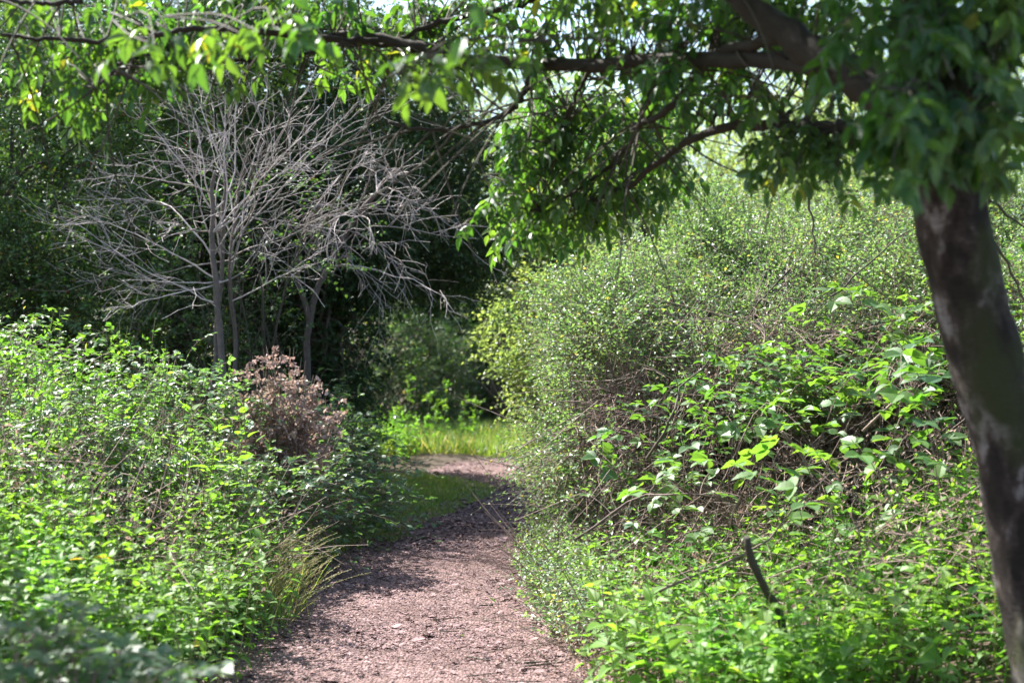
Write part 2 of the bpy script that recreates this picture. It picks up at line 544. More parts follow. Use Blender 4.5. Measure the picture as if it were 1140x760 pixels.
# ------------------------------------------------------------------ vegetation generators
def sprigs(lm, wm, S, D, L, M, ll, lw, tmpl=T_SMALL, grav=-0.15, upn=0.8, spread=0.9, rad=0.003, t0=0.15, tint=None, k=4, ljit=0.3, wmat=0, lmat=0):
    """twigs with alternate leaves. S starts, D directions, L lengths, M leaves per twig"""
    n = len(S)
    if n == 0:
        return
    D = unit(D)
    B = R.normal(size=(n, 3)) * 0.22
    B[:, 2] += grav
    if wm is not None:
        P = curve_batch(S, D, L, B, k)
        rr = rad * np.linspace(1, 0.35, k)[None]
        tubes(wm, P, np.broadcast_to(rr, (n, k)), 3, wmat)
    t = np.linspace(t0, 1, M)[None, :] + R.normal(size=(n, M)) * 0.03
    Lx = np.asarray(L).reshape(-1, 1, 1)
    tt = t[:, :, None]
    P = S[:, None] + Lx * (D[:, None] * tt + B[:, None] * tt * tt)
    T = unit(D[:, None] + 2 * B[:, None] * tt)
    ref = unit(np.cross(T, UP + R.normal(size=(n, 1, 3)) * 0.4))
    sgn = np.where(np.arange(M) % 2 == 0, 1.0, -1.0)[None, :, None]
    LD = T * 0.55 + ref * sgn * spread + R.normal(size=(n, M, 3)) * ljit
    LD[..., 2] += grav * 0.8
    NN = UP * upn + R.normal(size=(n, M, 3)) * 0.55 + SUN * 0.25
    size = R.uniform(0.6, 1.15, (n, M)) * (1 - 0.3 * np.abs(np.linspace(-1, 1, M))[None] ** 2)
    if tint is None:
        tint = np.clip(R.random((n, M)) * 0.7 + R.random((n, 1)) * 0.35, 0, 1)
    else:
        tint = np.broadcast_to(tint, (n, M)) if np.ndim(tint) < 2 else tint
    leaves(lm, P.reshape(-1, 3), LD.reshape(-1, 3), NN.reshape(-1, 3), (ll * size).reshape(-1), (lw * size).reshape(-1), tmpl, tint.reshape(-1), lmat)


def lobe_points(lobes, n, seed=0.0, inner=0.25, lump=0.22, gap=None, gf=2.6):
    """points in the outer layer of a union of ellipsoids (c, r); returns points and outward directions"""
    w = np.array([(l[1][0] * l[1][1] + l[1][0] * l[1][2] + l[1][1] * l[1][2]) for l in lobes])
    ids = R.choice(len(lobes), n, p=w / w.sum())
    C = np.array([l[0] for l in lobes])[ids]
    Rr = np.array([l[1] for l in lobes])[ids]
    d = unit(R.normal(size=(n, 3)))
    rho = 1 - inner * np.abs(R.normal(size=n)) * 0.8
    rho = np.clip(rho, 0.15, 1.05)
    rho = rho * (1 + lump * noise3(d * 2.2 + C, 1.3, seed))
    P = C + d * Rr * rho[:, None]
    keep = P[:, 2] > ground(P[:, 0], P[:, 1]) + 0.02
    # drop most of what lies deep inside another lobe
    for li, (c, r) in enumerate(lobes):
        q = np.linalg.norm((P - np.array(c)) / np.array(r), axis=1)
        keep &= ~((q < 0.62) & (ids != li) & (R.random(n) < 0.8))
    if gap is not None:
        keep &= noise3(P, gf, seed + 3) > gap
    out = unit(d / Rr)
    return P[keep], out[keep]


def shrub(name, label, cat, lobes, n, ll, lw, lmat, wmat, base=None, tmpl=T_SMALL, M=7, tl=(0.12, 0.32), seed=0.0, gap=-0.55, nst=7, group=None, srad=0.025, inner=0.3, up=0.35, grav=-0.12, extra=None, lump=0.22, trunk=None, upn=0.8):
    if base is None:
        c = np.mean([l[0] for l in lobes], axis=0)
        base = (c[0], c[1])
    bz = float(ground(base[0], base[1]))
    loc = np.array([base[0], base[1], bz])
    root = thing(name, label, cat, loc, group)
    lm, wm = MB(), MB()
    P, out = lobe_points(lobes, n, seed, inner, lump, gap)
    D = unit(out + R.normal(size=P.shape) * 0.45 + UP * up)
    sprigs(lm, wm, P, D, R.uniform(tl[0], tl[1], len(P)), M, ll, lw, tmpl, grav, rad=0.0022 + ll * 0.02, upn=upn)
    # branches reaching from the base into the lobes
    tgt = []
    for c, r in lobes:
        for _ in range(nst):
            q = unit(R.normal(size=3)); q[2] = abs(q[2]) * 0.8
            tgt.append(np.array(c) + q * np.array(r) * R.uniform(0.55, 0.95))
    fr = trunk[0] if trunk else 0.0
    tops = []
    for q in tgt:
        st = loc + np.array([R.normal() * 0.12, R.normal() * 0.12, -0.05])
        if trunk:
            st = loc + np.array([0, 0, R.uniform(fr * 0.55, fr)])
        mid = (st + q) / 2 + np.array([R.normal() * 0.2, R.normal() * 0.2, 0.18 * np.linalg.norm(q - st)])
        a = resample([st, mid, q], 8, 0.03)
        tubes(wm, a, np.linspace(srad, srad * 0.25, 8)[None], 5)
        tops.append(a)
    # side branches
    A = np.array(tops)
    m = len(A) * 5
    ii = R.integers(0, len(A), m); kk = R.integers(3, 8, m)
    S = A[ii, kk]
    DD = unit(R.normal(size=(m, 3)) + UP * 0.4)
    Lb = R.uniform(0.25, 0.7, m)
    tubes(wm, curve_batch(S, DD, Lb, R.normal(size=(m, 3)) * 0.3, 5), np.linspace(srad * 0.3, srad * 0.1, 5)[None] * np.ones((m, 1)), 4)
    if trunk:
        tm = MB()
        a = resample([loc - UP * 0.1, loc + np.array([R.normal() * 0.1, 0, fr * 0.5]), loc + UP * fr], 10, 0.02)
        tubes(tm, a, np.linspace(trunk[1] * 1.3, trunk[1] * 0.8, 10)[None], 12, wob=0.05)
        tm.build('trunk', M_BARKD, root, loc)
    lm.build('crown' if trunk else 'foliage', lmat, root, loc)
    wm.build('branches', wmat, root, loc)
    if extra is not None:
        extra(root, loc, P)
    return root


def nettle_geo(lm, sm_, base, h, lean, ll=0.085, nodes=9, tmpl=T_NETTLE, t0=0.18):
    """vectorised nettle stems: base (n,3), heights h, lean (n,2)"""
    n = len(base)
    Dn = unit(np.stack([lean[:, 0], lean[:, 1], np.ones(n)], -1))
    B = R.normal(size=(n, 3)) * 0.08
    P = curve_batch(base, Dn, h, B, 6)
    tubes(sm_, P, np.linspace(0.0035, 0.0015, 6)[None] * np.ones((n, 1)), 4)
    t = np.linspace(t0, 0.98, nodes)[None] + R.normal(size=(n, nodes)) * 0.012
    az0 = R.uniform(0, math.pi, n)[:, None]
    az = az0 + np.arange(nodes)[None] * math.pi / 2 + R.normal(size=(n, nodes)) * 0.2
    pr = np.interp(np.linspace(0, 1, nodes), [0, 0.35, 0.7, 0.9, 1.0], [0.75, 1.0, 0.95, 0.65, 0.35])[None]
    tn = np.clip(R.random((n, 1)) * 0.55 + 0.40 * np.linspace(0, 1, nodes)[None] + R.random((n, nodes)) * 0.15, 0, 0.96)
    tn = np.where(R.random((n, nodes)) < 0.006, 1.0, tn)
    for s in (0, math.pi):
        a = az + s
        el = np.interp(np.linspace(0, 1, nodes), [0, 0.6, 1.0], [-0.15, 0.15, 0.8])[None] + R.normal(size=(n, nodes)) * 0.2
        D = np.stack([np.cos(a) * np.cos(el), np.sin(a) * np.cos(el), np.sin(el)], -1)
        tt = t[:, :, None]
        Q = base[:, None] + np.asarray(h).reshape(-1, 1, 1) * (Dn[:, None] * tt + B[:, None] * tt * tt)
        Q = Q + D * 0.015
        Nn = UP + R.normal(size=D.shape) * 0.25
        Nn[..., 2] += 0.2
        size = ll * pr * R.uniform(0.8, 1.15, (n, nodes))
        size = np.where(R.random((n, nodes)) < 0.05, size * 0.3, size)
        leaves(lm, Q.reshape(-1, 3), D.reshape(-1, 3), Nn.reshape(-1, 3), size.reshape(-1), (size * 0.62).reshape(-1), tmpl, tn.reshape(-1))


def bramble_geo(lm, wm, canes, ll=0.07, step=0.085, rad=0.0035, t0=0.12, tmpl=T_BRAMBLE):
    """canes (n,k,3): arching stems with alternate leaves of three leaflets"""
    n, k, _ = canes.shape
    tubes(wm, canes, np.linspace(rad, rad * 0.35, k)[None] * np.ones((n, 1)), 4)
    Ls = np.linalg.norm(np.diff(canes, axis=1), axis=2).sum(1)
    m = int(max(3, Ls.mean() * (1 - t0) / step))
    t = (np.linspace(t0, 1.0, m)[None] + R.normal(size=(n, m)) * 0.01).clip(0, 1) * (k - 1.001)
    i = t.astype(int); u = (t - i)[..., None]
    ar = np.arange(n)[:, None]
    P = canes[ar, i] * (1 - u) + canes[ar, i + 1] * u
    T = unit(canes[ar, i + 1] - canes[ar, i])
    side = unit(np.cross(T, UP + R.normal(size=(n, 1, 3)) * 0.3))
    sg = np.where(np.arange(m) % 2 == 0, 1.0, -1.0)[None, :, None]
    PD = unit(T * 0.5 + side * sg + UP * 0.35 + R.normal(size=P.shape) * 0.25)
    pl = R.uniform(0.6, 1.2, (n, m, 1)) * ll * 0.7
    Q = P + PD * pl
    tubes(wm, np.stack([P, Q], 2).reshape(-1, 2, 3), rad * 0.35, 3)
    Nn = unit(UP + R.normal(size=P.shape) * 0.38)
    D0 = unit(PD * np.array([1, 1, 0.35]) + UP * -0.1)
    S = unit(np.cross(Nn, D0))
    sz = R.uniform(0.65, 1.2, (n, m)) * ll
    tn = np.clip(R.random((n, 1)) * 0.5 + R.random((n, m)) * 0.5, 0, 0.96) + 0.05 * (R.random((n, m)) < 0.04)
    for a, q in ((0.0, 1.0), (1.25, 0.85), (-1.25, 0.85)):
        D = D0 * math.cos(a) + S * math.sin(a)
        leaves(lm, Q.reshape(-1, 3), D.reshape(-1, 3), (Nn + R.normal(size=Nn.shape) * 0.12).reshape(-1, 3), (sz * q).reshape(-1), (sz * q * 0.72).reshape(-1), tmpl, tn.reshape(-1))


def in_poly(x, y, poly):
    poly = np.asarray(poly)
    c = np.zeros(len(x), bool)
    j = len(poly) - 1
    for i in range(len(poly)):
        xi, yi = poly[i]; xj, yj = poly[j]
        c ^= ((yi > y) != (yj > y)) & (x < (xj - xi) * (y - yi) / (yj - yi + 1e-12) + xi)
        j = i
    return c


def scatter_poly(poly, n):
    poly = np.asarray(poly, float)
    lo, hi = poly.min(0), poly.max(0)
    out = np.zeros((0, 2))
    while len(out) < n:
        q = R.uniform(lo, hi, (n * 2, 2))
        out = np.concatenate([out, q[in_poly(q[:, 0], q[:, 1], poly)]])
    return out[:n]


def gpts(xy, dz=0.0):
    return np.stack([xy[:, 0], xy[:, 1], ground(xy[:, 0], xy[:, 1]) + dz], -1)


# branch skeleton: returns dict level -> list of polylines
def grow(out, p, d, L, r, lvl, spec):
    sp = spec[lvl]
    k = sp.get('k', 7)
    pts = [np.array(p, float)]
    dd = unit(np.array(d, float))
    seg = L / (k - 1)
    for i in range(k - 1):
        dd = unit(dd + R.normal(size=3) * sp.get('wig', 0.12) + UP * sp.get('grav', 0.0))
        pts.append(pts[-1] + dd * seg)
    pts = np.array(pts)
    rr = np.linspace(r, r * sp.get('taper', 0.35), k)
    out.setdefault((lvl, k), []).append((pts, rr))
    if lvl + 1 >= len(spec):
        return
    nch = sp['n']
    nch = R.integers(int(nch * 0.7), int(nch * 1.3) + 1)
    for c in range(nch):
        t = R.uniform(sp.get('t0', 0.2), 1.0)
        f = t * (k - 1.001); i = int(f); u = f - i
        q = pts[i] * (1 - u) + pts[i + 1] * u
        T = unit(pts[i + 1] - pts[i])
        pv = unit(np.cross(T, unit(R.normal(size=3))))
        pv = unit(pv * np.array(sp.get('flat', (1, 1, 1))))
        a = R.normal(sp.get('ang', 0.7), 0.15)
        nd = T * math.cos(a) + pv * math.sin(a)
        grow(out, q, nd, L * R.uniform(*sp.get('lr', (0.35, 0.6))) * (1.15 - 0.5 * t), np.interp(t, [0, 1], [rr[0], rr[-1]]) * sp.get('rr', 0.55), lvl + 1, spec)


def emit(out, mb, levels=None, sides=5, mat=0, rmin=0.0012):
    for (lvl, k), lst in out.items():
        if levels is not None and lvl not in levels:
            continue
        P = np.array([a for a, b in lst]); rr = np.maximum(np.array([b for a, b in lst]), rmin)
        tubes(mb, P, rr, max(3, sides - lvl), mat)


# ------------------------------------------------------------------ far background: trees above the thicket and beyond the bend
def far_tree(x, d, h, w, label, n=5200, mat=M_FAR, ll=0.11, name='deciduous_tree', gap=-0.35, group='trees standing far beyond the thicket', zc=0.55, inner=0.35):
    g = float(ground(x, d))
    lobes = []
    for i in range(6):
        a = i * 2.4 + x
        lobes.append(((x + math.cos(a) * w * 0.38, d + math.sin(a) * w * 0.38, g + h * (0.35 + 0.1 * i)), (w * 0.42, w * 0.42, h * 0.20)))
    lobes.append(((x, d, g + h * zc), (w * 0.5, w * 0.5, h * 0.42)))
    return shrub(name, label, 'tree', lobes, n, ll, ll * 0.6, mat, M_TWIG, (x, d), T_SMALL, 7, (0.35, 0.8), seed=x * 1.3 + d, gap=gap, nst=4, group=group, srad=0.06, trunk=(h * 0.5, 0.16), inner=inner)


far_tree(0.9, 39, 9.6, 5.5, 'soft pale tree far off directly above the bend of the path')
far_tree(3.2, 33, 7.6, 5.0, 'pale sunlit tree in the gap just left of the sky patch beyond the thicket')
far_tree(-1.8, 36, 10.5, 6.0, 'tall pale tree far behind the dark overhanging crowns at the top of the bend')
far_tree(8.0, 30, 8.5, 6.5, 'broad sunlit tree behind the middle of the bright thicket')
far_tree(8.6, 37, 12.5, 6.0, 'tall pale tree whose top shows between the two highest limbs')
far_tree(13.2, 28, 10.5, 7.0, 'tall tree beyond the thicket behind the leaning trunk')
far_tree(6.0, 42, 9.5, 7.0, 'hazy pale tree farthest away above the thicket')
far_tree(-7.5, 34, 11.5, 8.0, 'tall tree rising behind the bare branched tree', mat=M_HAW)
far_tree(-13.0, 31, 11.5, 8.0, 'tall tree behind the hawthorns beside the nettle bank', mat=M_HAW)

lobes_w = []
for i in range(26):
    a = -62 + i * 5.2
    lobes_w.append(((a, 58 + 3 * math.sin(i * 2.1), 5.0), (5.0, 3.5, 5.6 + 1.2 * math.sin(i * 1.3))))
    lobes_w.append(((a + 2, 52 + 2 * math.sin(i * 1.1), 2.2), (4.5, 2.5, 3.0)))
Pw, ow = lobe_points(lobes_w, 26000, 3.0, 0.3, 0.2)
mb = MB()
sprigs(mb, None, Pw, unit(ow + R.normal(size=Pw.shape) * 0.4), R.uniform(0.6, 1.3, len(Pw)), 6, 0.30, 0.20)
tag(mb.build('woods', M_FAR), 'distant belt of trees closing the horizon behind everything', 'woods', kind='stuff')

# shrubs closing the view beyond the bend
shrub('bramble_bush', 'shaded brambly shrub with brown stems seen through the arch beyond the bend', 'shrub',
      [((-2.2, 29, 1.1), (1.3, 0.9, 1.3)), ((-3.2, 28.5, 1.5), (1.2, 1, 1.5))], 3600, 0.08, 0.055, M_HAW, M_CANE, M=7, tl=(0.25, 0.5), seed=2.0, gap=-0.4, nst=8, group='shrubs closing the view past the bend')
shrub('bramble_bush', 'dark shrub with a tangle of bare twigs right behind the sunny grass at the bend', 'shrub',
      [((-0.6, 30.5, 1.0), (1.4, 1.0, 1.6)), ((0.6, 31, 1.3), (1.3, 1.0, 1.7))], 3000, 0.08, 0.055, M_HAW, M_CANE, M=7, tl=(0.25, 0.5), seed=4.0, gap=-0.1, nst=9, group='shrubs closing the view past the bend')
shrub('evergreen_tree', 'tall dark evergreen filling the back of the arch beyond the bend', 'tree',
      [((-3.4, 33, 3.6), (2.2, 1.5, 2.4)), ((-0.8, 33.5, 3.0), (2.2, 1.5, 2.6)), ((1.4, 33.5, 2.6), (1.8, 1.2, 2.2)), ((-2, 33, 1.4), (3, 1.2, 1.6)), ((0.8, 33, 1.2), (2.4, 1.2, 1.4))], 11000, 0.13, 0.08, M_HAW, M_TWIG, M=8, tl=(0.3, 0.7), seed=7.0, gap=-0.5, trunk=(2.6, 0.14), base=(-1.6, 33.6))
shrub('young_tree', 'small reddish brown stemmed tree with pale leaves in the shade past the arch', 'tree',
      [((-3.0, 26.5, 2.3), (0.8, 0.7, 0.8)), ((-2.6, 26.6, 1.4), (0.6, 0.5, 0.6))], 520, 0.08, 0.05, M_THORN, M_CANE, M=6, tl=(0.3, 0.6), seed=9.0, gap=-0.2, nst=7, srad=0.03, trunk=(1.5, 0.045), base=(-2.9, 26.4))

# ------------------------------------------------------------------ dark trees on the left
def berries(root, loc, P):
    bm = MB()
    oct_v = np.array([(1, 0, 0), (-1, 0, 0), (0, 1, 0), (0, -1, 0), (0, 0, 1), (0, 0, -1)], float) * 0.009
    oct_f = np.array([(0, 2, 4), (2, 1, 4), (1, 3, 4), (3, 0, 4), (2, 0, 5), (1, 2, 5), (3, 1, 5), (0, 3, 5)])
    q = P[(P[:, 1] < loc[1]) & (P[:, 2] > 1.2)]
    for c in q[R.integers(0, len(q), 60)]:
        for _ in range(R.integers(2, 6)):
            bm.add(oct_v + c + R.normal(size=3) * 0.03 - UP * 0.03, oct_f, 0.5)
    o = bm.build('berries', M_BERRY, root, loc)
    o['kind'] = 'stuff'


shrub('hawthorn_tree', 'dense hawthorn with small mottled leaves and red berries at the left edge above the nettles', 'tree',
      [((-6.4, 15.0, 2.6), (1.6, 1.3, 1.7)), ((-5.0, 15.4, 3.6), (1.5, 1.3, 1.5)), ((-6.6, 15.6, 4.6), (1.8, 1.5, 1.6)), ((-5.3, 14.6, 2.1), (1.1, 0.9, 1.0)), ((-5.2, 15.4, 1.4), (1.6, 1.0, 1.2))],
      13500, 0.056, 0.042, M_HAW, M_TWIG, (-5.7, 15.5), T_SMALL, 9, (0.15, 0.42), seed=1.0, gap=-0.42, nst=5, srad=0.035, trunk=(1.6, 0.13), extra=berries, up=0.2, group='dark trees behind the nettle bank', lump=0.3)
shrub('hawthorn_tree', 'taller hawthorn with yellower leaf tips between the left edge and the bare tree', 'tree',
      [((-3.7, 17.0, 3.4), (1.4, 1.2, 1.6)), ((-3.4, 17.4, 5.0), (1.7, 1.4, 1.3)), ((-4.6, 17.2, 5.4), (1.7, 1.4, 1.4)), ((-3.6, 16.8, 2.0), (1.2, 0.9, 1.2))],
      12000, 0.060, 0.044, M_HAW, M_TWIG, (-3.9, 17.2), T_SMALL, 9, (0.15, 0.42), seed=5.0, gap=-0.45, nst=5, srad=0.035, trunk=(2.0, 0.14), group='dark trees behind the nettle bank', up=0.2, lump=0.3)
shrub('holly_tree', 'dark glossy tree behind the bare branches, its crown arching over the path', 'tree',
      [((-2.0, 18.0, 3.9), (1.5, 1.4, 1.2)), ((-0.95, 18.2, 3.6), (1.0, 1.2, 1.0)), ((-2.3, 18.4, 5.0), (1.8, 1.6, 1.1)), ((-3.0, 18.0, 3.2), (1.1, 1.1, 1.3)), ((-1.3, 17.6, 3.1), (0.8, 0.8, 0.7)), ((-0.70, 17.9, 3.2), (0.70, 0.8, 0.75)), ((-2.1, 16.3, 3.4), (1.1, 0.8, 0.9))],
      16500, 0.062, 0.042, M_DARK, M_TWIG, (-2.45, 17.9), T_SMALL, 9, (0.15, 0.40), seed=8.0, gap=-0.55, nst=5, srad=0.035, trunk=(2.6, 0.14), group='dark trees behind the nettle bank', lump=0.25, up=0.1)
shrub('ivy_clad_trunk', 'leaning trunk thickly clad in dark ivy at the left side of the arch', 'tree',
      [((-2.10, 16.4, 0.9), (0.50, 0.45, 1.0)), ((-2.0, 16.5, 1.9), (0.50, 0.45, 0.9)), ((-1.80, 16.6, 2.7), (0.60, 0.5, 0.6)), ((-2.5, 16.6, 2.2), (0.5, 0.4, 1.1))],
      3600, 0.055, 0.045, M_DARK, M_TWIG, (-2.2, 16.5), T_SMALL, 7, (0.08, 0.22), seed=12.0, gap=-0.9, nst=4, srad=0.03, trunk=(2.9, 0.13), up=0.0, grav=-0.3, group='dark trees behind the nettle bank')
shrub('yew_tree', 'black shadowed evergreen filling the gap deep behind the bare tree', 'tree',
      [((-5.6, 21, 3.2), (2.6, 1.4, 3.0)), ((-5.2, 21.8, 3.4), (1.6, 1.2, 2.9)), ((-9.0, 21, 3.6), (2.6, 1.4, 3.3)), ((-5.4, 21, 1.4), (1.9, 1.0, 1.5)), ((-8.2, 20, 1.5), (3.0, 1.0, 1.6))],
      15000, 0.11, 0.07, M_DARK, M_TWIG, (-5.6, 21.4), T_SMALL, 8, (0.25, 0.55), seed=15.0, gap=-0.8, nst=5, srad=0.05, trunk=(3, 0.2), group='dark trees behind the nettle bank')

# ------------------------------------------------------------------ dead bare trees
def dead_tree():
    base = at(247, 480, 13.2); base[2] = ground(base[0], base[1])
    root = thing('bare_tree', 'leafless pale grey tree with fan shaped branches in front of the dark trees', 'tree', base)
    tm = MB()
    stems = [[(250, 470), (246, 380), (238, 300), (236, 220), (240, 190)], [(236, 470), (240, 390), (246, 300), (252, 215), (250, 180)], [(262, 475), (262, 380), (256, 300), (262, 230), (275, 170)]]
    tips = []
    for i, s in enumerate(stems):
        dd = 13.2 + (i - 1) * 0.12
        P = resample([at(x, y, dd + R.normal() * 0.05) for x, y in s], 14, 0.01)
        P[0, 2] = ground(P[0, 0], P[0, 1]) - 0.05
        tubes(tm, P, np.linspace(0.036 - 0.007 * i, 0.016, 14)[None], 9, tint=0.35, wob=0.05)
        tips.append(P)
    tm.build('trunk', M_OLDWOOD, root, base)
    spec = [dict(k=12, n=8, wig=0.13, grav=0.018, ang=0.55, lr=(0.30, 0.60), rr=0.5, t0=0.18, flat=(1, 0.8, 1), taper=0.25),
            dict(k=7, n=4.5, wig=0.17, grav=0.0, ang=0.7, lr=(0.25, 0.8), rr=0.55, t0=0.2, taper=0.4),
            dict(k=5, n=0, wig=0.12, taper=0.5)]
    ends = [(80, 320), (100, 262), (118, 215), (135, 165), (150, 120), (175, 98), (192, 70), (215, 60), (232, 75), (252, 62), (275, 78), (300, 72), (318, 95), (345, 82), (372, 62), (380, 110), (372, 150), (352, 176), (340, 215), (345, 250), (160, 300), (150, 250), (205, 110), (290, 130), (325, 140), (120, 345), (312, 265)]
    bm = MB()
    for e in ends:
        st = tips[R.integers(0, 3)]
        hgt = 0.50 + 0.30 * R.random() if e[1] < 200 else 0.38 + 0.3 * R.random()
        j = int(hgt * 13)
        p = st[j]
        q = at(e[0], e[1], 13.2 + R.normal() * 0.55)
        out = {}
        grow(out, p, q - p + np.array([0, 0, -0.12 * np.linalg.norm(q - p)]), np.linalg.norm(q - p) * 1.04, 0.0088, 0, spec)
        emit(out, bm, sides=6, rmin=0.0021)
    bm.build('branches', M_DEADWOOD, root, base)
    return root


dead_tree()
shrub('young_shrub', 'green leafy shrub growing up around the bare tree trunk', 'shrub', [((-2.45, 13.9, 1.5), (0.45, 0.4, 0.9)), ((-2.75, 13.8, 2.6), (0.7, 0.5, 0.8)), ((-2.0, 13.9, 2.9), (0.6, 0.5, 0.6)), ((-3.2, 13.7, 2.0), (0.5, 0.4, 0.6))], 620, 0.05, 0.036, M_HAW, M_TWIG, None, T_SMALL, 7, (0.12, 0.3), seed=61.0, gap=-0.2, nst=6, srad=0.012)


def dead_bush():
    base = at(352, 470, 14.4); base[2] = ground(base[0], base[1])
    root = thing('dead_elder', 'leaning dead tree with a drooping grey tangle of twigs on the arch side', 'tree', base)
    tm = MB()
    P = resample([base - UP * 0.05, at(340, 400, 14.4), at(352, 330, 14.4), at(385, 260, 14.4), at(420, 215, 14.3)], 14, 0.01)
    tubes(tm, P, np.linspace(0.040, 0.022, 14)[None], 9, tint=0.1, wob=0.05)
    P2 = resample([at(345, 360, 14.4), at(330, 300, 14.3), at(345, 240, 14.2), at(380, 195, 14.1)], 10, 0.01)
    tubes(tm, P2, np.linspace(0.030, 0.015, 10)[None], 8, tint=0.1, wob=0.05)
    tm.build('trunk', M_OLDWOOD, root, base)
    spec = [dict(k=8, n=9, wig=0.18, grav=-0.16, ang=0.6, lr=(0.3, 0.6), rr=0.5, t0=0.25, taper=0.3),
            dict(k=6, n=3.6, wig=0.20, grav=-0.07, ang=0.7, lr=(0.35, 0.7), rr=0.55, taper=0.5),
            dict(k=4, n=0, wig=0.15, grav=-0.08)]
    bm = MB()
    for e in [(500, 175), (512, 215), (500, 250), (470, 285), (440, 290), (420, 265), (480, 230), (455, 200), (430, 180), (400, 165), (370, 180), (350, 205), (460, 165), (398, 290), (350, 240), (365, 285), (330, 250)]:
        st = P if R.random() < 0.7 else P2
        p = st[R.integers(len(st) - 6, len(st))]
        q = at(e[0], e[1], 14.0 + R.normal() * 0.35)
        out = {}
        grow(out, p, q - p + UP * 0.15, np.linalg.norm(q - p) * 1.05, 0.0085, 0, spec)
        emit(out, bm, sides=5, rmin=0.0023)
    bm.build('branches', M_DEADWOOD, root, base)


dead_bush()

# ------------------------------------------------------------------ thicket on the right
TH = 'bushes of the sunlit thicket on the right of the path'
def rbush(label, lobes, n, seed, ll=0.043, mat=M_THORN, gap=-0.10, tl=(0.14, 0.50), base=None, name='blackthorn_bush', nst=6, M=10, lump=0.38):
    n = int(n * 1.7)
    return shrub(name, label, 'bush', lobes, n, ll, ll * 0.60, mat, M_CANE if int(seed) % 2 else M_TWIG, base, T_SMALL, M, tl, seed=seed, gap=gap, nst=nst, group=TH, srad=0.016, inner=0.34, up=0.35, lump=lump, upn=0.6)


rbush('small leaved thicket bush bulging toward the path at the bend', [((1.25, 12.6, 0.95), (0.95, 1.0, 1.2)), ((1.0, 12.2, 1.6), (0.65, 0.8, 0.75))], 4600, 21.0)
rbush('tall pale thicket bush below the hanging leaves', [((2.0, 13.2, 1.7), (1.0, 1.0, 1.35)), ((1.6, 13.2, 2.2), (0.7, 0.7, 0.6))], 4600, 22.0)
rbush('domed silvery thicket bush in the middle of the bank', [((2.7, 12.0, 1.4), (0.95, 0.9, 1.25)), ((3.0, 12.4, 2.1), (0.8, 0.8, 0.8))], 4600, 23.0)
rbush('tall bright thicket bush just left of the leaning trunk', [((3.8, 12.6, 1.7), (1.1, 1.0, 1.5)), ((4.3, 12.9, 2.3), (0.8, 0.8, 0.8))], 4600, 24.0)
rbush('thicket bush seen to the right of the leaning trunk', [((4.6, 11.2, 1.6), (1.0, 0.9, 1.3))], 3000, 25.0)
rbush('rear bush topping the thicket against the far trees', [((3.2, 15.4, 2.1), (1.6, 1.0, 1.6)), ((5.4, 15.6, 2.6), (1.7, 1.0, 1.8))], 5200, 26.0, 0.045)
rbush('low bush behind the bend side of the thicket', [((1.7, 15.8, 1.1), (0.9, 1.1, 1.4))], 2600, 27.0, 0.045)
shrub('hazel_bush', 'rounded light green leafy bush at the far end of the thicket beside the bend', 'bush',
      [((0.70, 19.6, 1.35), (0.75, 0.8, 1.1)), ((0.25, 19.4, 2.0), (0.55, 0.6, 0.7)), ((1.5, 20.4, 1.7), (1.1, 1.0, 1.3))], 3400, 0.075, 0.05, M_FAR, M_TWIG, None, T_SMALL, 7, (0.2, 0.4), seed=30.0, gap=-0.5)

# ------------------------------------------------------------------ right bank: dead tangle, brambles, nettles
def bank_top(x, y):
    """height above the ground of the vegetation on the right bank"""
    s = x - cx(y) - 0.75
    return 0.15 + 0.95 * sm(0.0, 2.2, s)


RB = [(0.35, 6.3), (0.2, 8.5), (0.1, 10.5), (0.35, 12.2), (4.6, 12.0), (4.2, 9.0), (3.4, 6.3)]
for lab, lobes, n, sd in [('scrubby steep bush full of brown stems right at the path edge', [((0.85, 11.0, 0.95), (0.70, 0.8, 1.05)), ((0.95, 11.4, 1.7), (0.6, 0.6, 0.7))], 2500, 71.0),
                          ('scrubby bush with brown hollows behind the middle bramble canes', [((1.85, 10.5, 1.15), (0.85, 0.7, 1.15)), ((1.7, 11.0, 1.9), (0.8, 0.6, 0.6))], 2500, 73.0),
                          ('scrubby bush with brown hollows just left of the big trunk', [((2.95, 10.2, 1.2), (0.95, 0.7, 1.2)), ((3.1, 10.8, 2.0), (0.9, 0.6, 0.6))], 2500, 75.0),
                          ('scrubby bush hidden partly behind the big trunk', [((4.0, 9.9, 1.3), (0.9, 0.7, 1.2))], 1500, 77.0)]:
    rbush(lab, lobes, n, sd, gap=-0.05, nst=12)
FACE = [((1.05, 10.6, 0.75), (0.62, 0.7, 0.95)), ((1.8, 10.2, 0.85), (0.9, 0.8, 1.05)), ((2.9, 9.8, 0.9), (1.0, 0.8, 1.1)), ((3.9, 9.5, 1.0), (0.9, 0.8, 1.1)), ((2.3, 9.3, 0.35), (1.5, 0.6, 0.6))]
Pf, of = lobe_points(FACE, 11000, 2.0, 0.25, 0.2)
Df = unit(R.normal(size=Pf.shape) + of * 0.3 - UP * 0.35)
mb = MB()
tubes(mb, curve_batch(Pf, Df, R.uniform(0.15, 0.7, len(Pf)), R.normal(size=Pf.shape) * 0.35 - UP * 0.2, 6), np.linspace(0.0034, 0.0016, 6)[None] * R.uniform(0.5, 1.5, (len(Pf), 1)), 3)
Pf2, of2 = lobe_points(FACE, 15000, 2.0, 0.25, 0.2)
leaves(mb, Pf2, R.normal(size=Pf2.shape) - UP * 0.8, R.normal(size=Pf2.shape) + UP * 0.3, R.uniform(0.02, 0.055, len(Pf2)), 0.016, T_SMALL, R.random(len(Pf2)) * 0.6, mat=1)
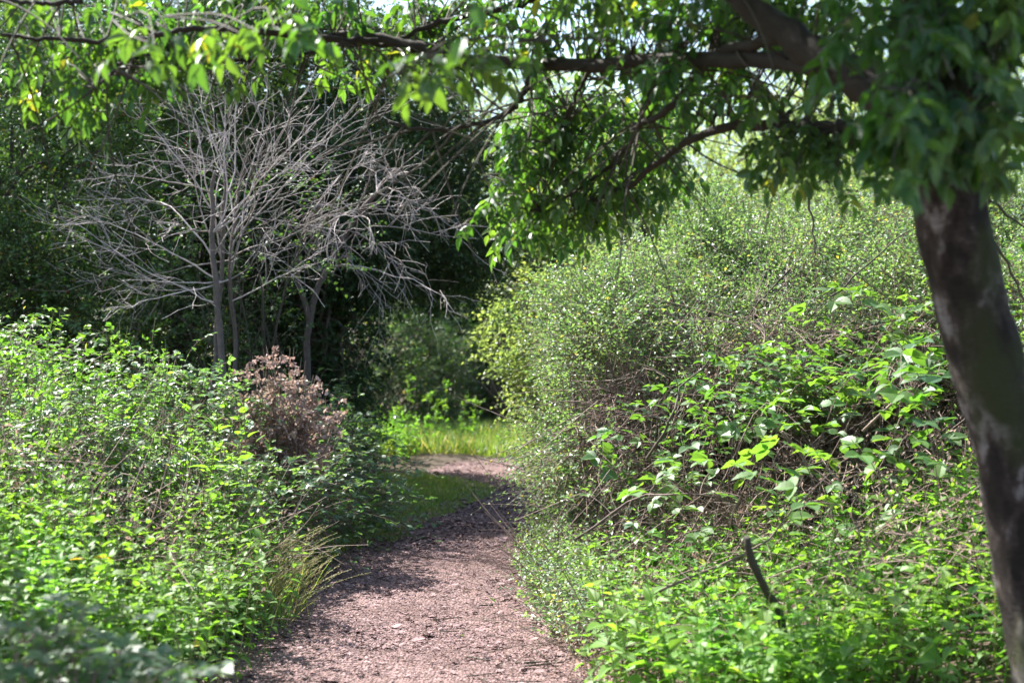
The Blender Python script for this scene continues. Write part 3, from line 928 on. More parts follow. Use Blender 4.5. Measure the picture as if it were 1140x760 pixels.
tag(mb.build('dead_stem_tangle', [M_CANE, M_BROWN]), 'steep face of matted brown dead stems under the bramble sprays', 'dead stems', kind='stuff')

xy = scatter_poly(RB, 3200)
h = bank_top(xy[:, 0], xy[:, 1])
P = gpts(xy)
P[:, 2] += h * R.random(len(P)) * 0.72
D = unit(R.normal(size=P.shape) * np.array([1, 1, 0.5]) + UP * 0.15)
mb = MB()
tubes(mb, curve_batch(P, D, R.uniform(0.25, 0.9, len(P)), R.normal(size=P.shape) * 0.3 - UP * 0.2, 6), np.linspace(0.0032, 0.0016, 6)[None] * R.uniform(0.6, 1.5, (len(P), 1)), 3)
P2 = gpts(scatter_poly(RB, 16000)); P2[:, 2] += bank_top(P2[:, 0], P2[:, 1]) * R.random(len(P2)) * 0.8
leaves(mb, P2, R.normal(size=P2.shape) - UP * 0.3, R.normal(size=P2.shape) + UP, R.uniform(0.02, 0.05, len(P2)), 0.018, T_SMALL, mat=1)
tag(mb.build('dead_undergrowth', [M_CANE, M_BROWN]), 'brown tangle of dead stems and withered leaves under the brambles on the right bank', 'undergrowth', kind='stuff')

# fine pale weeds hugging the path edge, right
mb = MB(); wb = mb
EDGE = [(0.30, 7.4), (0.14, 9), (0.06, 10.6), (0.25, 12.3), (0.75, 12), (0.7, 10), (0.7, 8.4), (0.75, 7.4)]
xy = scatter_poly(EDGE, 560)
P = gpts(xy)
hh = 0.18 + 0.75 * sm(0, 1.1, xy[:, 0] - cx(xy[:, 1]) - 0.7) + 0.1 * R.random(len(xy))
D = unit(np.stack([R.normal(size=len(P)) * 0.35 - 0.3, R.normal(size=len(P)) * 0.35 - 0.1, np.ones(len(P))], -1))
sprigs(mb, mb, P, D, hh, 18, 0.034, 0.021, T_OVAL, -0.1, rad=0.0018, k=5, wmat=1)
tag(mb.build('edge_weeds', [M_THORN, M_CANE]), 'pale fine leaved weeds spilling over the right edge of the path', 'weeds', kind='stuff')

# nettle bed on the right bank (mass) and individual plants in front
NB = [(0.55, 5.6), (0.5, 7.0), (0.45, 8.8), (0.8, 9.9), (1.6, 9.3), (2.8, 9.3), (2.9, 7.5), (2.6, 5.6)]
xy = scatter_poly(NB, 800)
keep = noise3(np.stack([xy[:, 0], xy[:, 1], xy[:, 0] * 0], -1), 3.2, 4.0) > 0.0
xy = xy[keep]
mb = MB()
hN = R.uniform(0.25, 0.62, len(xy)) + 0.22 * sm(0.7, 2.6, xy[:, 0])
nettle_geo(mb, mb, gpts(xy), hN, R.normal(size=(len(xy), 2)) * 0.2, 0.085, 6)
o = mb.build('nettle_bed', [M_NETTLE]); tag(o, 'bed of bright green young nettles covering the foot of the right bank', 'nettles', kind='stuff')

# nettle prototypes
NPROTO = []
for i in range(6):
    lm, wm = MB(), MB()
    hgt = 1.0
    nettle_geo(lm, wm, np.zeros((1, 3)), np.array([hgt]), R.normal(size=(1, 2)) * 0.08, [0.088, 0.095, 0.08, 0.1, 0.085, 0.09][i], [11, 12, 13, 11, 10, 12][i], t0=0.12)
    NPROTO.append((lm.build('foliage', M_NETTLE), wm.build('stem', M_STEM)))


for i in range(4):
    lm, wm = MB(), MB()
    nettle_geo(lm, wm, np.zeros((1, 3)), np.array([1.0]), R.normal(size=(1, 2)) * 0.1, [0.15, 0.165, 0.14, 0.16][i], [7, 8, 7, 8][i], t0=0.15)
    NPROTO.append((lm.build('foliage', M_NETTLE), wm.build('stem', M_STEM)))


def nettle(loc, sc, rz, label, group, i, tilt=(0, 0), first=[True] * 10):
    if first[i]:
        root = thing('nettle_plant', label, 'nettle', loc, group, rz)
        root.scale = (sc, sc, sc); root.rotation_euler = (tilt[0], tilt[1], rz)
        for o in NPROTO[i]:
            o.parent = root
        first[i] = False
        NPROTO[i] = (NPROTO[i][0], NPROTO[i][1], root)
        return root
    return copy_thing(NPROTO[i][2], loc, rz, sc, label, group, tilt)


def nettles(poly, n, hlo, hhi, label, group, mind=0.13, short=False):
    q = scatter_poly(poly, n * 14)
    done = []
    for p in q:
        if all((p[0] - a) ** 2 + (p[1] - b) ** 2 > mind * mind for a, b in done):
            done.append(tuple(p))
        if len(done) >= n:
            break
    for (x, y) in done:
        nettle((x, y, float(ground(x, y)) - 0.02), R.uniform(hlo, hhi), R.uniform(0, 6.28), label, group, int(R.integers(6, 10) if short else R.integers(0, 6)), (R.normal() * 0.12, R.normal() * 0.12))


nettles([(0.36, 5.9), (0.42, 7.2), (1.3, 7.3), (2.2, 6.9), (2.2, 5.9)], 100, 0.42, 0.72, 'short bright green nettle in the sunny clump at the bottom right of the path', 'nettles at the foot of the right bank', 0.085, True)
nettles([(1.3, 7.4), (1.5, 8.4), (2.8, 8.4), (2.8, 7.4)], 60, 0.45, 0.85, 'nettle shoot standing out of the brown tangle on the right bank', 'nettle shoots in the brown tangle', 0.12, True)

# bramble sprays on the right bank: each cane a thing
def bramble_cane(pts, label, group=None, ll=0.085, rad=0.0045, step=0.10, k=14, leafmat=M_BRAMBLE, cat='bramble', name='bramble_cane', t0=0.12):
    P = resample(pts, k, 0.006)
    loc = P[0].copy()
    root = thing(name, label, cat, loc, group)
    lm, wm = MB(), MB()
    bramble_geo(lm, wm, P[None], ll, step, rad, t0)
    wm.build('cane', M_CANE, root, loc)
    lm.build('foliage', leafmat, root, loc)
    return root


spots = [(760, 520, 800, 440, 8.6), (800, 540, 850, 455, 8.2), (850, 500, 900, 425, 8.4), (890, 540, 950, 420, 8.0), (930, 500, 985, 415, 8.3), (980, 520, 1040, 420, 8.0),
         (1000, 460, 1050, 370, 8.6), (950, 430, 1010, 350, 9.0), (820, 470, 760, 430, 9.0), (1040, 480, 1010, 400, 7.6), (870, 590, 800, 520, 7.6), (930, 600, 880, 500, 7.6), (1000, 600, 960, 510, 7.2), (1050, 580, 1030, 480, 7.3),
         (780, 600, 735, 540, 8.0), (1040, 430, 960, 330, 9.0), (700, 600, 680, 490, 9.8), (650, 580, 640, 470, 11), (690, 520, 720, 400, 10.6), (900, 450, 850, 390, 9.6)]
for (x0, y0, x1, y1, d) in spots:
    a = at(x0, y0, d); b = at(x1, y1, d - 0.1)
    g = a.copy(); g[0] += R.normal() * 0.2; g[1] += 0.45; g[2] = ground(g[0], g[1])
    e = b + np.array([(b[0] - a[0]) * 0.9 + R.normal() * 0.12, -0.15 - 0.2 * R.random(), -0.10 - 0.12 * R.random()])
    bramble_cane([g, (g + a) / 2 + np.array([0, 0.05, 0.12]), a, b + UP * 0.03, e], 'arching bramble cane with bright three part leaves on the brown tangle of the right bank', 'bramble canes arching out of the right bank', ll=0.09 + 0.025 * R.random(), t0=0.35, step=0.085)

# bramble mass behind those
xy = scatter_poly([(0.9, 9.4), (0.8, 11.3), (4.4, 11.3), (4.4, 9.2), (3.0, 9.0)], 300)
S = gpts(xy); n = len(S); S[:, 2] += 0.8 * sm(0.6, 1.4, xy[:, 0])
D = unit(np.stack([R.normal(size=n) * 0.5 - 0.15, R.normal(size=n) * 0.4 - 0.35, np.ones(n)], -1))
L = (0.9 + 0.9 * sm(1.0, 3.5, xy[:, 0])) * R.uniform(0.55, 1.1, n)
can = curve_batch(S, D, L, np.stack([R.normal(size=n) * 0.2, R.normal(size=n) * 0.2 - 0.25, -0.42 * np.ones(n)], -1), 8)
lm = MB(); wm = MB()
root = thing('bramble_thicket', 'dense low bramble thicket with glossy leaves at the foot of the pale bushes', 'bramble', (2.5, 10, float(ground(2.5, 10))))
bramble_geo(lm, wm, can, 0.064, 0.075, 0.0035, 0.15, tmpl=T_OVAL)
lm.build('foliage', M_BRAMBLE, root, root.location); wm.build('canes', M_CANE, root, root.location)

# dark broken stick
def stick():
    P = resample([at(880, 712, 6.3) - UP * 0.25, at(870, 692, 6.25), at(852, 655, 6.1), at(838, 628, 6.0), at(831, 597, 5.95)], 14, 0.002)
    base = P[0].copy()
    root = thing('broken_stick', 'dark bent stick sticking up out of the nettles on the right bank', 'stick', base)
    mb = MB(); tubes(mb, P, np.linspace(0.020, 0.015, 14)[None], 9, cap=True, wob=0.06)
    mb.build('shaft', M_BARKD, root, base)
    mb = MB(); tubes(mb, np.array([P[9], P[9] + np.array([0.012, -0.01, 0.022])]), np.array([[0.006, 0.003]]), 6, cap=True)
    mb.build('stub', M_BARKD, root, base)


stick()

# fallen bare branches in the bank
FB = [[(700, 668), (770, 640), (850, 600), (905, 545)], [(640, 600), (700, 560), (760, 548), (820, 560)], [(905, 700), (950, 650), (990, 610), (1010, 560)], [(1040, 760), (1050, 700), (1075, 655), (1095, 600)],
      [(960, 480), (1010, 440), (1040, 470), (1052, 520)], [(870, 480), (905, 520), (960, 560)], [(720, 510), (745, 470), (760, 430), (790, 400)], [(1000, 690), (960, 720), (925, 750)]]
for i, f in enumerate(FB):
    d = 7.3 if i in (0, 2, 3, 7) else 8.5
    P = resample([at(x, y, d + 0.1 * R.normal() - 0.12) for x, y in f], 10, 0.008)
    base = P[0].copy()
    root = thing('fallen_branch', ['long thin fallen branch slanting over the right bank nettles', 'bare grey branch lying across the tangle near the path edge', 'bare stem rising through the nettles left of the trunk base', 'dry stem leaning beside the base of the big trunk',
                 'pale hooped dead stem just left of the big trunk', 'short straight dead stem lying among the bright bramble leaves', 'thin dark bare stem upright against the silvery thicket', 'bare stick low in the nettles at the bottom right'][i], 'branch', base, 'dead branches lying on the right bank')
    mb = MB(); tubes(mb, P, np.linspace(0.009, 0.004, 10)[None], 7, cap=True)
    mb.build('stem', M_CANE if i != 6 else M_TWIG, root, base)
    mb = MB()
    S = P[R.integers(2, 9, 7)]; DD = unit(R.normal(size=S.shape) + UP * 0.3)
    TW = curve_batch(S, DD, R.uniform(0.1, 0.3, 7), R.normal(size=S.shape) * 0.3, 5)
    for c in TW:
        mb = MB(); tubes(mb, c[None], np.linspace(0.003, 0.0015, 5)[None], 4)
        mb.build('twig', M_CANE if i != 6 else M_TWIG, root, base)

# long bare twigs standing proud of the thicket
for i, (f, d) in enumerate([([(925, 330), (960, 300), (1010, 258)], 9.5), ([(900, 215), (905, 250), (908, 285)], 9.0), ([(880, 300), (850, 330), (835, 350)], 10.5), ([(590, 320), (588, 350), (605, 385)], 14), ([(1108, 270), (1125, 300), (1140, 330), (1150, 345)], 6.5), ([(1100, 215), (1122, 240), (1150, 262)], 6.5)]):
    P = resample([at(x, y, d) for x, y in f], 9, 0.006)
    mb = MB(); tubes(mb, P, np.linspace(0.008, 0.004, 9)[None], 6)
    S = P[R.integers(2, 9, 5)]; DD = unit(R.normal(size=S.shape) + (P[-1] - P[0]))
    tubes(mb, curve_batch(S, DD, R.uniform(0.08, 0.25, 5), R.normal(size=S.shape) * 0.2, 4), np.linspace(0.003, 0.0015, 4)[None] * np.ones((5, 1)), 4)
    tag(mb.build('bare_twig', M_TWIG, None, P[0]), ['long slanting bare twig pointing at the leaning trunk', 'short upright bare twig high on the thicket', 'dark bare twig in the middle of the silvery thicket', 'curved pale bare stem at the bend end of the thicket', 'dark twig crossing just right of the leaning trunk', 'upper dark twig right of the leaning trunk'][i], 'twig', 'bare twigs on the thicket')

# arching cane over the path and litter twigs
bramble_cane([at(600, 650, 8.9), at(585, 655, 8.7), at(555, 665, 8.5), at(528, 690, 8.2), at(512, 708, 8.15)], 'thin arching stem reaching from the right bank down onto the path', None, ll=0.03, rad=0.004, step=0.25)
mb = MB()
for i in range(24):
    y = R.uniform(6.4, 9.5); x = cx(y) + R.uniform(0.1, 1.0)
    a = R.uniform(-1.5, 1.5)
    p = np.array([x, y, ground(x, y) + 0.03])
    tubes(mb, curve_batch(p[None], np.array([[math.cos(a), math.sin(a), 0.02]]), [R.uniform(0.06, 0.3)], R.normal(size=(1, 3)) * np.array([0.1, 0.1, 0.02]), 5), np.full((1, 5), R.uniform(0.002, 0.005)), 5, cap=True)
tag(mb.build('twig_litter', M_TWIG), 'small dark twigs littered along the right side of the path', 'twigs', kind='stuff')

# ------------------------------------------------------------------ left bank
# plants' height envelope above the ground, left
def nettle_mass(poly, n, hlo, hhi, ll, name, label, mat=M_NETTLE, nodes=9, seed=0.0, gap=-0.5, hx=None, tm=T_NETTLE, mind=None, cat='nettles'):
    xy = scatter_poly(poly, n)
    k = noise3(np.stack([xy[:, 0], xy[:, 1], xy[:, 0] * 0], -1), 2.1, seed) > gap
    xy = xy[k]
    hN = R.uniform(hlo, hhi, len(xy))
    hN *= 1 + 0.30 * noise3(np.stack([xy[:, 0], xy[:, 1], xy[:, 0] * 0], -1), 3.0, seed + 2)
    if hx is not None:
        hN *= hx(xy[:, 0], xy[:, 1])
    mb = MB()
    nettle_geo(mb, mb, gpts(xy), hN, R.normal(size=(len(xy), 2)) * 0.14, ll, nodes, tmpl=tm)
    return tag(mb.build(name, mat), label, cat, kind='stuff')


def edge_low(x, y):     # plants lower toward the path
    return 0.45 + 0.55 * sm(0.7, 1.9, cx(y) - x)


nettle_mass([(-1.5, 5.4), (-1.55, 8.6), (-1.45, 10.5), (-3.2, 11), (-4.3, 11), (-2.7, 5.4)], 1150, 0.65, 1.1, 0.072, 'nettle_bed', 'deep bed of bright nettles covering the left bank', hx=edge_low, nodes=10, gap=-0.25)
nettles([(-1.35, 5.6), (-1.3, 8.2), (-1.9, 8.6), (-2.8, 8.0), (-2.3, 5.6)], 150, 0.6, 0.98, 'leafy yellow green nettle in the sunlit patch at the front of the left bank', 'nettles at the front of the left bank', 0.11)
nettles([(-1.6, 8.6), (-1.7, 10.0), (-3.4, 10.5), (-3.2, 8.6)], 110, 0.75, 1.45, 'tall pale nettle in the middle of the left bank', 'tall nettles farther along the left bank', 0.15)

# bluish brambles further back on the left
def bramble_heap(name, label, lobes, n, ll, mat, seed, step=0.075, Lc=(0.5, 1.1), tm=T_OVAL, group=None, gap=-0.7, inner=0.3):
    c = np.mean([l[0] for l in lobes], axis=0)
    loc = np.array([c[0], c[1], float(ground(c[0], c[1]))])
    root = thing(name, label, 'bramble', loc, group)
    P, out = lobe_points(lobes, n, seed, inner, 0.2, gap)
    m = len(P)
    D = unit(out * 0.8 + R.normal(size=P.shape) * 0.5 + UP * 0.45)
    can = curve_batch(P, D, R.uniform(Lc[0], Lc[1], m) * 0.6, np.stack([R.normal(size=m) * 0.25, R.normal(size=m) * 0.25 - 0.1, -0.45 * np.ones(m)], -1), 7)
    lm, wm = MB(), MB()
    bramble_geo(lm, wm, can, ll, step, 0.003, 0.05, tmpl=tm)
    st = []
    for q in P[R.integers(0, m, 26)]:
        b = loc + np.array([R.normal() * 0.25, R.normal() * 0.25, -0.03])
        a = resample([b, (b + q) / 2 + UP * 0.2, q], 8, 0.01)
        tubes(wm, a, np.linspace(0.007, 0.003, 8)[None], 5)
    lm.build('foliage', mat, root, loc); wm.build('canes', M_CANE, root, loc)
    return root


G = 'bramble heaps along the left bank'
for (x, y, z, rx, n, lab) in [(-2.9, 9.0, 0.95, 0.42, 190, 'small bluish bramble mound amid the nettles at the far left'), (-2.2, 9.6, 0.75, 0.40, 180, 'small bramble mound in the middle of the left bank nettles'),
                              (-1.75, 10.4, 0.50, 0.42, 190, 'bramble mound trailing toward the left path edge behind the seeding grass'), (-2.75, 8.1, 0.80, 0.28, 70, 'small dark leaved bramble mound just behind the brightest left nettles'),
                              (-3.1, 10.4, 1.0, 0.45, 200, 'greyish bramble mound below the tall weed stems')]:
    bramble_heap('bramble_mound', lab, [((x, y, z), (rx, rx * 0.9, rx * 0.75))], n, 0.055, M_BLUE, x * 3 + y, group='small bramble mounds among the left nettles', Lc=(0.3, 0.8))
xy = scatter_poly([(-1.5, 7.0), (-1.4, 11.5), (-2.0, 12.5), (-4.8, 12), (-3.2, 7.0)], 2300)
P = gpts(xy); P[:, 2] += R.uniform(0.2, 1.0, len(P)) * (0.5 + 0.5 * sm(0.7, 1.9, cx(P[:, 1]) - P[:, 0]))
D = unit(R.normal(size=P.shape) * np.array([0.6, 0.6, 0.3]) + UP * 0.5)
mb = MB(); tubes(mb, curve_batch(P, D, R.uniform(0.2, 0.6, len(P)), R.normal(size=P.shape) * 0.25 - UP * 0.1, 5), np.linspace(0.003, 0.0014, 5)[None] * np.ones((len(P), 1)), 3)
P2 = P[R.integers(0, len(P), 5000)] + R.normal(size=(5000, 3)) * 0.08
leaves(mb, P2, R.normal(size=P2.shape), R.normal(size=P2.shape) + UP, R.uniform(0.02, 0.05, len(P2)), 0.02, T_SMALL, mat=1)
tag(mb.build('dead_undergrowth', [M_CANE, M_BROWN]), 'brown dead stems and seed heads mixed through the left bank', 'undergrowth', kind='stuff')
bramble_heap('bramble_heap', 'big pale bramble heap on the left bank at the left edge of the view', [((-3.6, 10.0, 0.95), (0.9, 0.8, 0.85)), ((-4.2, 10.8, 1.15), (0.9, 0.8, 0.8))], 620, 0.052, M_BRAMBLE, 41, group=G)
bramble_heap('bramble_heap', 'blue green bramble heap in front of the bare tree', [((-2.55, 11.2, 0.75), (0.9, 0.7, 0.65)), ((-3.1, 11.6, 0.9), (0.8, 0.7, 0.65))], 560, 0.052, M_BLUE, 42, group=G)
bramble_heap('bramble_heap', 'low grey green bramble heap below the withered brown plant', [((-1.9, 11.3, 0.45), (0.65, 0.6, 0.50)), ((-2.1, 12.2, 0.6), (0.7, 0.6, 0.55))], 420, 0.048, M_BLUE, 43, group=G)
bramble_heap('bramble_heap', 'dark green nettle and bramble heap by the path beside the grass verge', [((-1.65, 13.2, 0.40), (0.50, 0.65, 0.58)), ((-1.85, 13.7, 0.5), (0.55, 0.6, 0.66)), ((-1.55, 12.4, 0.25), (0.45, 0.5, 0.36))], 620, 0.05, M_BLUE, 44, group=G)
bramble_heap('bramble_heap', 'out of focus dark bluish brambles in the bottom left corner', [((-1.55, 4.3, 0.42), (0.36, 0.32, 0.42)), ((-1.25, 4.25, 0.32), (0.26, 0.26, 0.38))], 430, 0.06, M_BLUE, 45, group=G, Lc=(0.25, 0.55))

shrub('unseen_shading_bush', 'unseen tall bush added out of view to shade the bottom left brambles', 'bush', [((-3.3, 5.5, 2.6), (0.75, 0.7, 0.9)), ((-3.6, 5.9, 1.6), (0.6, 0.6, 1.0))], 1100, 0.085, 0.05, M_DARK, M_TWIG, (-3.5, 5.7), T_SMALL, 8, (0.2, 0.4), seed=50.0, gap=-0.8)  # unseen bush, added so its shadow falls on the corner brambles

LBK = [(-1.5, 6.2), (-1.4, 11.0), (-2.0, 12.0), (-4.4, 11.5), (-2.9, 6.2)]
nettle_mass(LBK, 70, 0.55, 0.95, 0.125, 'broad_leaved_weeds', 'broad pale leaved weeds mixed into the left bank nettles', mat=M_BRAMBLE, nodes=6, gap=-0.4, seed=9.0, hx=edge_low, tm=T_OVAL, cat='weeds')
xy = scatter_poly(LBK, 900); k = noise3(np.stack([xy[:, 0], xy[:, 1], xy[:, 0] * 0], -1), 2.5, 13.0) > 0.1
xy = xy[k]; P = gpts(xy)
mb = MB()
D = unit(np.stack([R.normal(size=len(P)) * 0.16, R.normal(size=len(P)) * 0.16, np.ones(len(P))], -1))
sprigs(mb, mb, P, D, R.uniform(0.75, 1.25, len(P)) * edge_low(xy[:, 0], xy[:, 1]), 26, 0.045, 0.016, T_OVAL, 0.0, rad=0.0022, k=6, wmat=1, t0=0.4)
tag(mb.build('fine_weeds', [M_THORN, M_CANE]), 'slender pale weeds with narrow leaves standing among the left bank nettles', 'weeds', kind='stuff')

# tall seeding stems rising above the left bank
def tall_weed(x, y, h, label, group, ll=0.05, M=22, mat=M_NETTLE, name='tall_weed'):
    g = float(ground(x, y)); loc = np.array([x, y, g])
    root = thing(name, label, 'weed', loc, group)
    lm, wm = MB(), MB()
    S = np.array([[x, y, g]]); 
    ln = R.normal(size=2) * 0.06
    D = unit(np.array([[ln[0], ln[1], 1.0]]))
    P = curve_batch(S, D, [h], R.normal(size=(1, 3)) * 0.04, 8)
    tubes(wm, P, np.linspace(0.005, 0.002, 8)[None], 5)
    ii = R.uniform(2.2, 6.99, 12)
    i = ii.astype(int); u = (ii - i)[:, None]
    Q = P[0][i] * (1 - u) + P[0][i + 1] * u
    DD = unit(R.normal(size=(12, 3)) * np.array([1, 1, 0.3]) + UP * 0.9)
    sprigs(lm, wm, Q, DD, R.uniform(0.06, 0.20, 12), 7, ll, ll * 0.45, T_OVAL, -0.1, rad=0.002)
    sprigs(lm, None, P[0][-2:-1], D, [0.16], 12, ll * 0.8, ll * 0.35, T_OVAL, 0.0)
    lm.build('foliage', mat, root, loc); wm.build('stem', M_STEM, root, loc)
    return root


for px, py, d in [(20, 338, 8.6), (42, 345, 8.8), (130, 430, 9.0), (75, 440, 8.2), (200, 455, 9.5), (28, 420, 7.8), (165, 470, 8.6), (255, 470, 10.4), (105, 470, 8.0), (225, 500, 9.2), (8, 365, 8.0), (70, 390, 9.2), (118, 372, 10.2), (142, 362, 10.4), (160, 395, 10.4), (188, 372, 10.8), (212, 418, 11.0), (150, 348, 10.8), (95, 395, 9.6), (240, 410, 11.2), (60, 365, 9.0)]:
    p = at(px, py, d)
    tall_weed(p[0], p[1], p[2] - float(ground(p[0], p[1])), 'thin tall weed stem poking above the left bank in front of the dark trees', 'tall weed stems above the left bank')

# weeds at the sunny far end
for px, py, d in [(458, 425, 23.5), (470, 440, 23), (495, 428, 24), (512, 440, 24.5), (440, 452, 22), (425, 460, 21), (483, 452, 22.5), (408, 470, 19.5), (528, 448, 25)]:
    p = at(px, py, d)
    tall_weed(p[0], p[1], p[2] - float(ground(p[0], p[1])), 'spindly pale weed standing in the sunny grass beyond the bend', 'spindly weeds beyond the bend', 0.08, name='spindly_weed')

# withered brown plant
def brown_plant():
    base = at(322, 560, 10.9); base[2] = ground(base[0], base[1])
    root = thing('withered_shrub', 'withered pinkish brown plant with curled dead leaves in front of the arch', 'dead plant', base)
    lm, wm = MB(), MB()
    targets = [(282, 405), (293, 392), (300, 372), (308, 380), (316, 370), (325, 388), (337, 395), (345, 408), (355, 422), (366, 434), (370, 448), (272, 430), (266, 450), (288, 425), (305, 410), (320, 410), (335, 425), (350, 445), (356, 468), (300, 440), (320, 445), (340, 460), (275, 462), (330, 480), (305, 478)]
    for (x, y) in targets * 3:
        q = at(318 + (x - 318) * 1.15 + R.normal() * 7, 472 - (472 - y) * 0.82 + R.normal() * 6, 10.9 + R.normal() * 0.17)
        P = resample([base, (base + q) / 2 + np.array([0, 0, 0.05]), q], 8, 0.008)
        tubes(wm, P, np.linspace(0.004, 0.002, 8)[None], 4)
        ii = R.uniform(3.5, 6.99, 9); i = ii.astype(int); u = (ii - i)[:, None]
        Q = P[i] * (1 - u) + P[i + 1] * u
        sprigs(lm, wm, Q, unit(R.normal(size=Q.shape) + UP * 0.5), R.uniform(0.04, 0.11, 9), 7, 0.046, 0.032, T_OVAL, -0.3, upn=0.1, rad=0.0015, ljit=0.8)
    lm.build('foliage', M_BROWN, root, base); wm.build('stems', M_CANE, root, base)


brown_plant()


# grass
def grass(poly, n, hlo, hhi, w, name, label, mat=M_GRASS, lean=0.35, cat='grass', dry=0.0):
    P = gpts(scatter_poly(poly, n))
    D = unit(np.stack([R.normal(size=n) * lean, R.normal(size=n) * lean, np.ones(n)], -1))
    mb = MB()
    leaves(mb, P, D, R.normal(size=P.shape) + np.array([0, -0.6, 0.2]), R.uniform(hlo, hhi, n), w, T_BLADE)
    return tag(mb.build(name, mat), label, cat, kind='stuff')


grass([(-1.0, 12.3), (-1.7, 12.6), (-1.9, 16), (-1.75, 19), (-0.9, 19.4), (-0.15, 17.5), (-0.3, 16.2), (-0.55, 15), (-0.9, 13.6)], 22000, 0.02, 0.07, 0.007, 'grass', 'short green grass verge on the inside of the bend')
for i in range(26):
    yv = R.uniform(12.6, 19.0); xv = cx(yv) - path_hw(yv) + R.uniform(-0.7, 0.1)
    p = np.array([xv, yv, float(ground(xv, yv))]); nb = 46
    S = p + R.normal(size=(nb, 3)) * np.array([0.05, 0.05, 0])
    mb = MB(); leaves(mb, S, unit(R.normal(size=(nb, 3)) * 0.45 + UP), R.normal(size=(nb, 3)), R.uniform(0.08, 0.2, nb), 0.007, T_BLADE)
    tag(mb.build('grass_tuft', M_GRASS, None, p), 'small tuft of longer grass on the verge inside the bend', 'grass tuft', 'grass tufts on the verge')
grass([(-1.5, 10.4), (-1.35, 12.0), (-1.15, 12.9), (-1.6, 13), (-1.9, 10.4)], 2500, 0.03, 0.10, 0.006, 'grass', 'thin grass along the left edge of the path')
grass([(-4.5, 22.2), (4.5, 22.9), (6, 29), (-5, 29)], 30000, 0.12, 0.38, 0.016, 'grass', 'tall sunny yellow green grass beyond the bend')
nettle_mass([(-3.6, 20.5), (-1.4, 20.8), (-1.6, 24), (-4.2, 25)], 220, 0.4, 0.8, 0.10, 'weeds', 'pale leafy weeds left of the sunny grass beyond the bend', hx=None, tm=T_OVAL, cat='weeds')
nettle_mass([(-0.9, 23.2), (2.2, 23.4), (2.4, 26), (-1.4, 27)], 90, 0.15, 0.35, 0.08, 'weeds', 'low broad leaved weeds in the sunny grass beyond the bend', tm=T_OVAL, cat='weeds')


# seeding grass clump on the left edge of the path
def seed_grass(px, d, label):
    p = at(px, 700, d); x, y = p[0], p[1]
    loc = np.array([x, y, float(ground(x, y))])
    root = thing('seeding_grass', label, 'grass tuft', loc, 'seeding grass tufts by the left path edge')
    n = 120
    S = loc + R.normal(size=(n, 3)) * np.array([0.14, 0.16, 0.0])
    D = unit(np.stack([R.normal(size=n) * 0.22 + 0.20, R.normal(size=n) * 0.25 - 0.1, np.ones(n)], -1))
    L = R.uniform(0.35, 0.8, n)
    B = np.stack([0.25 + R.normal(size=n) * 0.12, R.normal(size=n) * 0.12, -0.25 * np.ones(n)], -1)
    P = curve_batch(S, D, L, B, 7)
    wm, lm = MB(), MB()
    tubes(wm, P, np.linspace(0.0014, 0.0008, 7)[None] * np.ones((n, 1)), 3)
    for j in range(14):
        t = 0.62 + 0.38 * j / 14
        Q = S + L[:, None] * (D * t + B * t * t)
        T = unit(D + 2 * B * t)
        leaves(lm, Q, T + R.normal(size=T.shape) * 0.35, R.normal(size=T.shape), 0.018, 0.005, T_SMALL)
    bl = MB()
    S2 = np.repeat(S, 2, 0) + R.normal(size=(2 * n, 3)) * 0.03; S2[:, 2] = loc[2]
    leaves(bl, S2, unit(R.normal(size=(2 * n, 3)) * 0.3 + np.array([0.15, 0, 1])), R.normal(size=(2 * n, 3)), R.uniform(0.2, 0.5, 2 * n), 0.006, T_BLADE)
    wm.build('stalks', M_STRAW, root, loc); lm.build('seed_heads', M_STRAW, root, loc); bl.build('blades', M_GRASS, root, loc)


seed_grass(283, 8.6, 'straw coloured seeding grass tuft leaning over the left edge of the path')
seed_grass(268, 9.4, 'paler seeding grass tuft behind the first one on the left path edge')

# a piece of dark branch lying in the left nettles
P = resample([at(97, 583, 7.6), at(108, 590, 7.55), at(121, 599, 7.5)], 8, 0.001)
mb = MB(); tubes(mb, P, np.full((1, 8), 0.012), 8, cap=True, wob=0.05)
tag(mb.build('broken_stick', M_BARKD, None, P[0]), 'short dark stick caught in the nettles on the left bank', 'stick')

n = 420
y = R.uniform(6, 20, n); x = cx(y) + R.choice([-1, 1], n) * path_hw(y) * (1 - 0.35 * np.abs(R.normal(size=n)))
P = np.stack([x, y, ground(x, y) + 0.04], -1)
mb = MB(); leaves(mb, P, R.normal(size=P.shape) * np.array([1, 1, 0.15]), R.normal(size=P.shape) * 0.4 + UP, R.uniform(0.02, 0.05, n), R.uniform(0.012, 0.03, n), T_OVAL)
tag(mb.build('leaf_litter', M_BROWN), 'dry brown fallen leaves along both edges of the footpath', 'leaf litter', kind='stuff')

# individual fallen yellow leaves
for i, (px, py, d, s, lab) in enumerate([(212, 716, 6.6, 0.07, 'single yellow leaf lying on the nettles in the lower left'), (120, 700, 6.0, 0.08, 'pale cream withered leaf on the nettles in the lower left'), (321, 687, 8.9, 0.05, 'small reddish fallen leaf at the left edge of the path')]):
    p = at(px, py, d)
    if i == 2: p[2] = ground(p[0], p[1]) + 0.03
    mb = MB(); leaves(mb, np.zeros((1, 3)), np.array([[1, -0.2, 0.1]]), np.array([[0, -0.5, 1.0]]), s, s * 0.7, T_OVAL, 0.9)
    o = mb.build('fallen_leaf', [M_STRAW, M_STRAW, M_BROWN][i], None); o.location = p
    if i == 0:
        m = mat_leaf('yellow_leaf', (0.5, 0.42, 0.08), (0.6, 0.5, 0.1), (1.2, 1.1, 0.5)); o.data.materials[0] = m
    tag(o, lab, 'leaf')


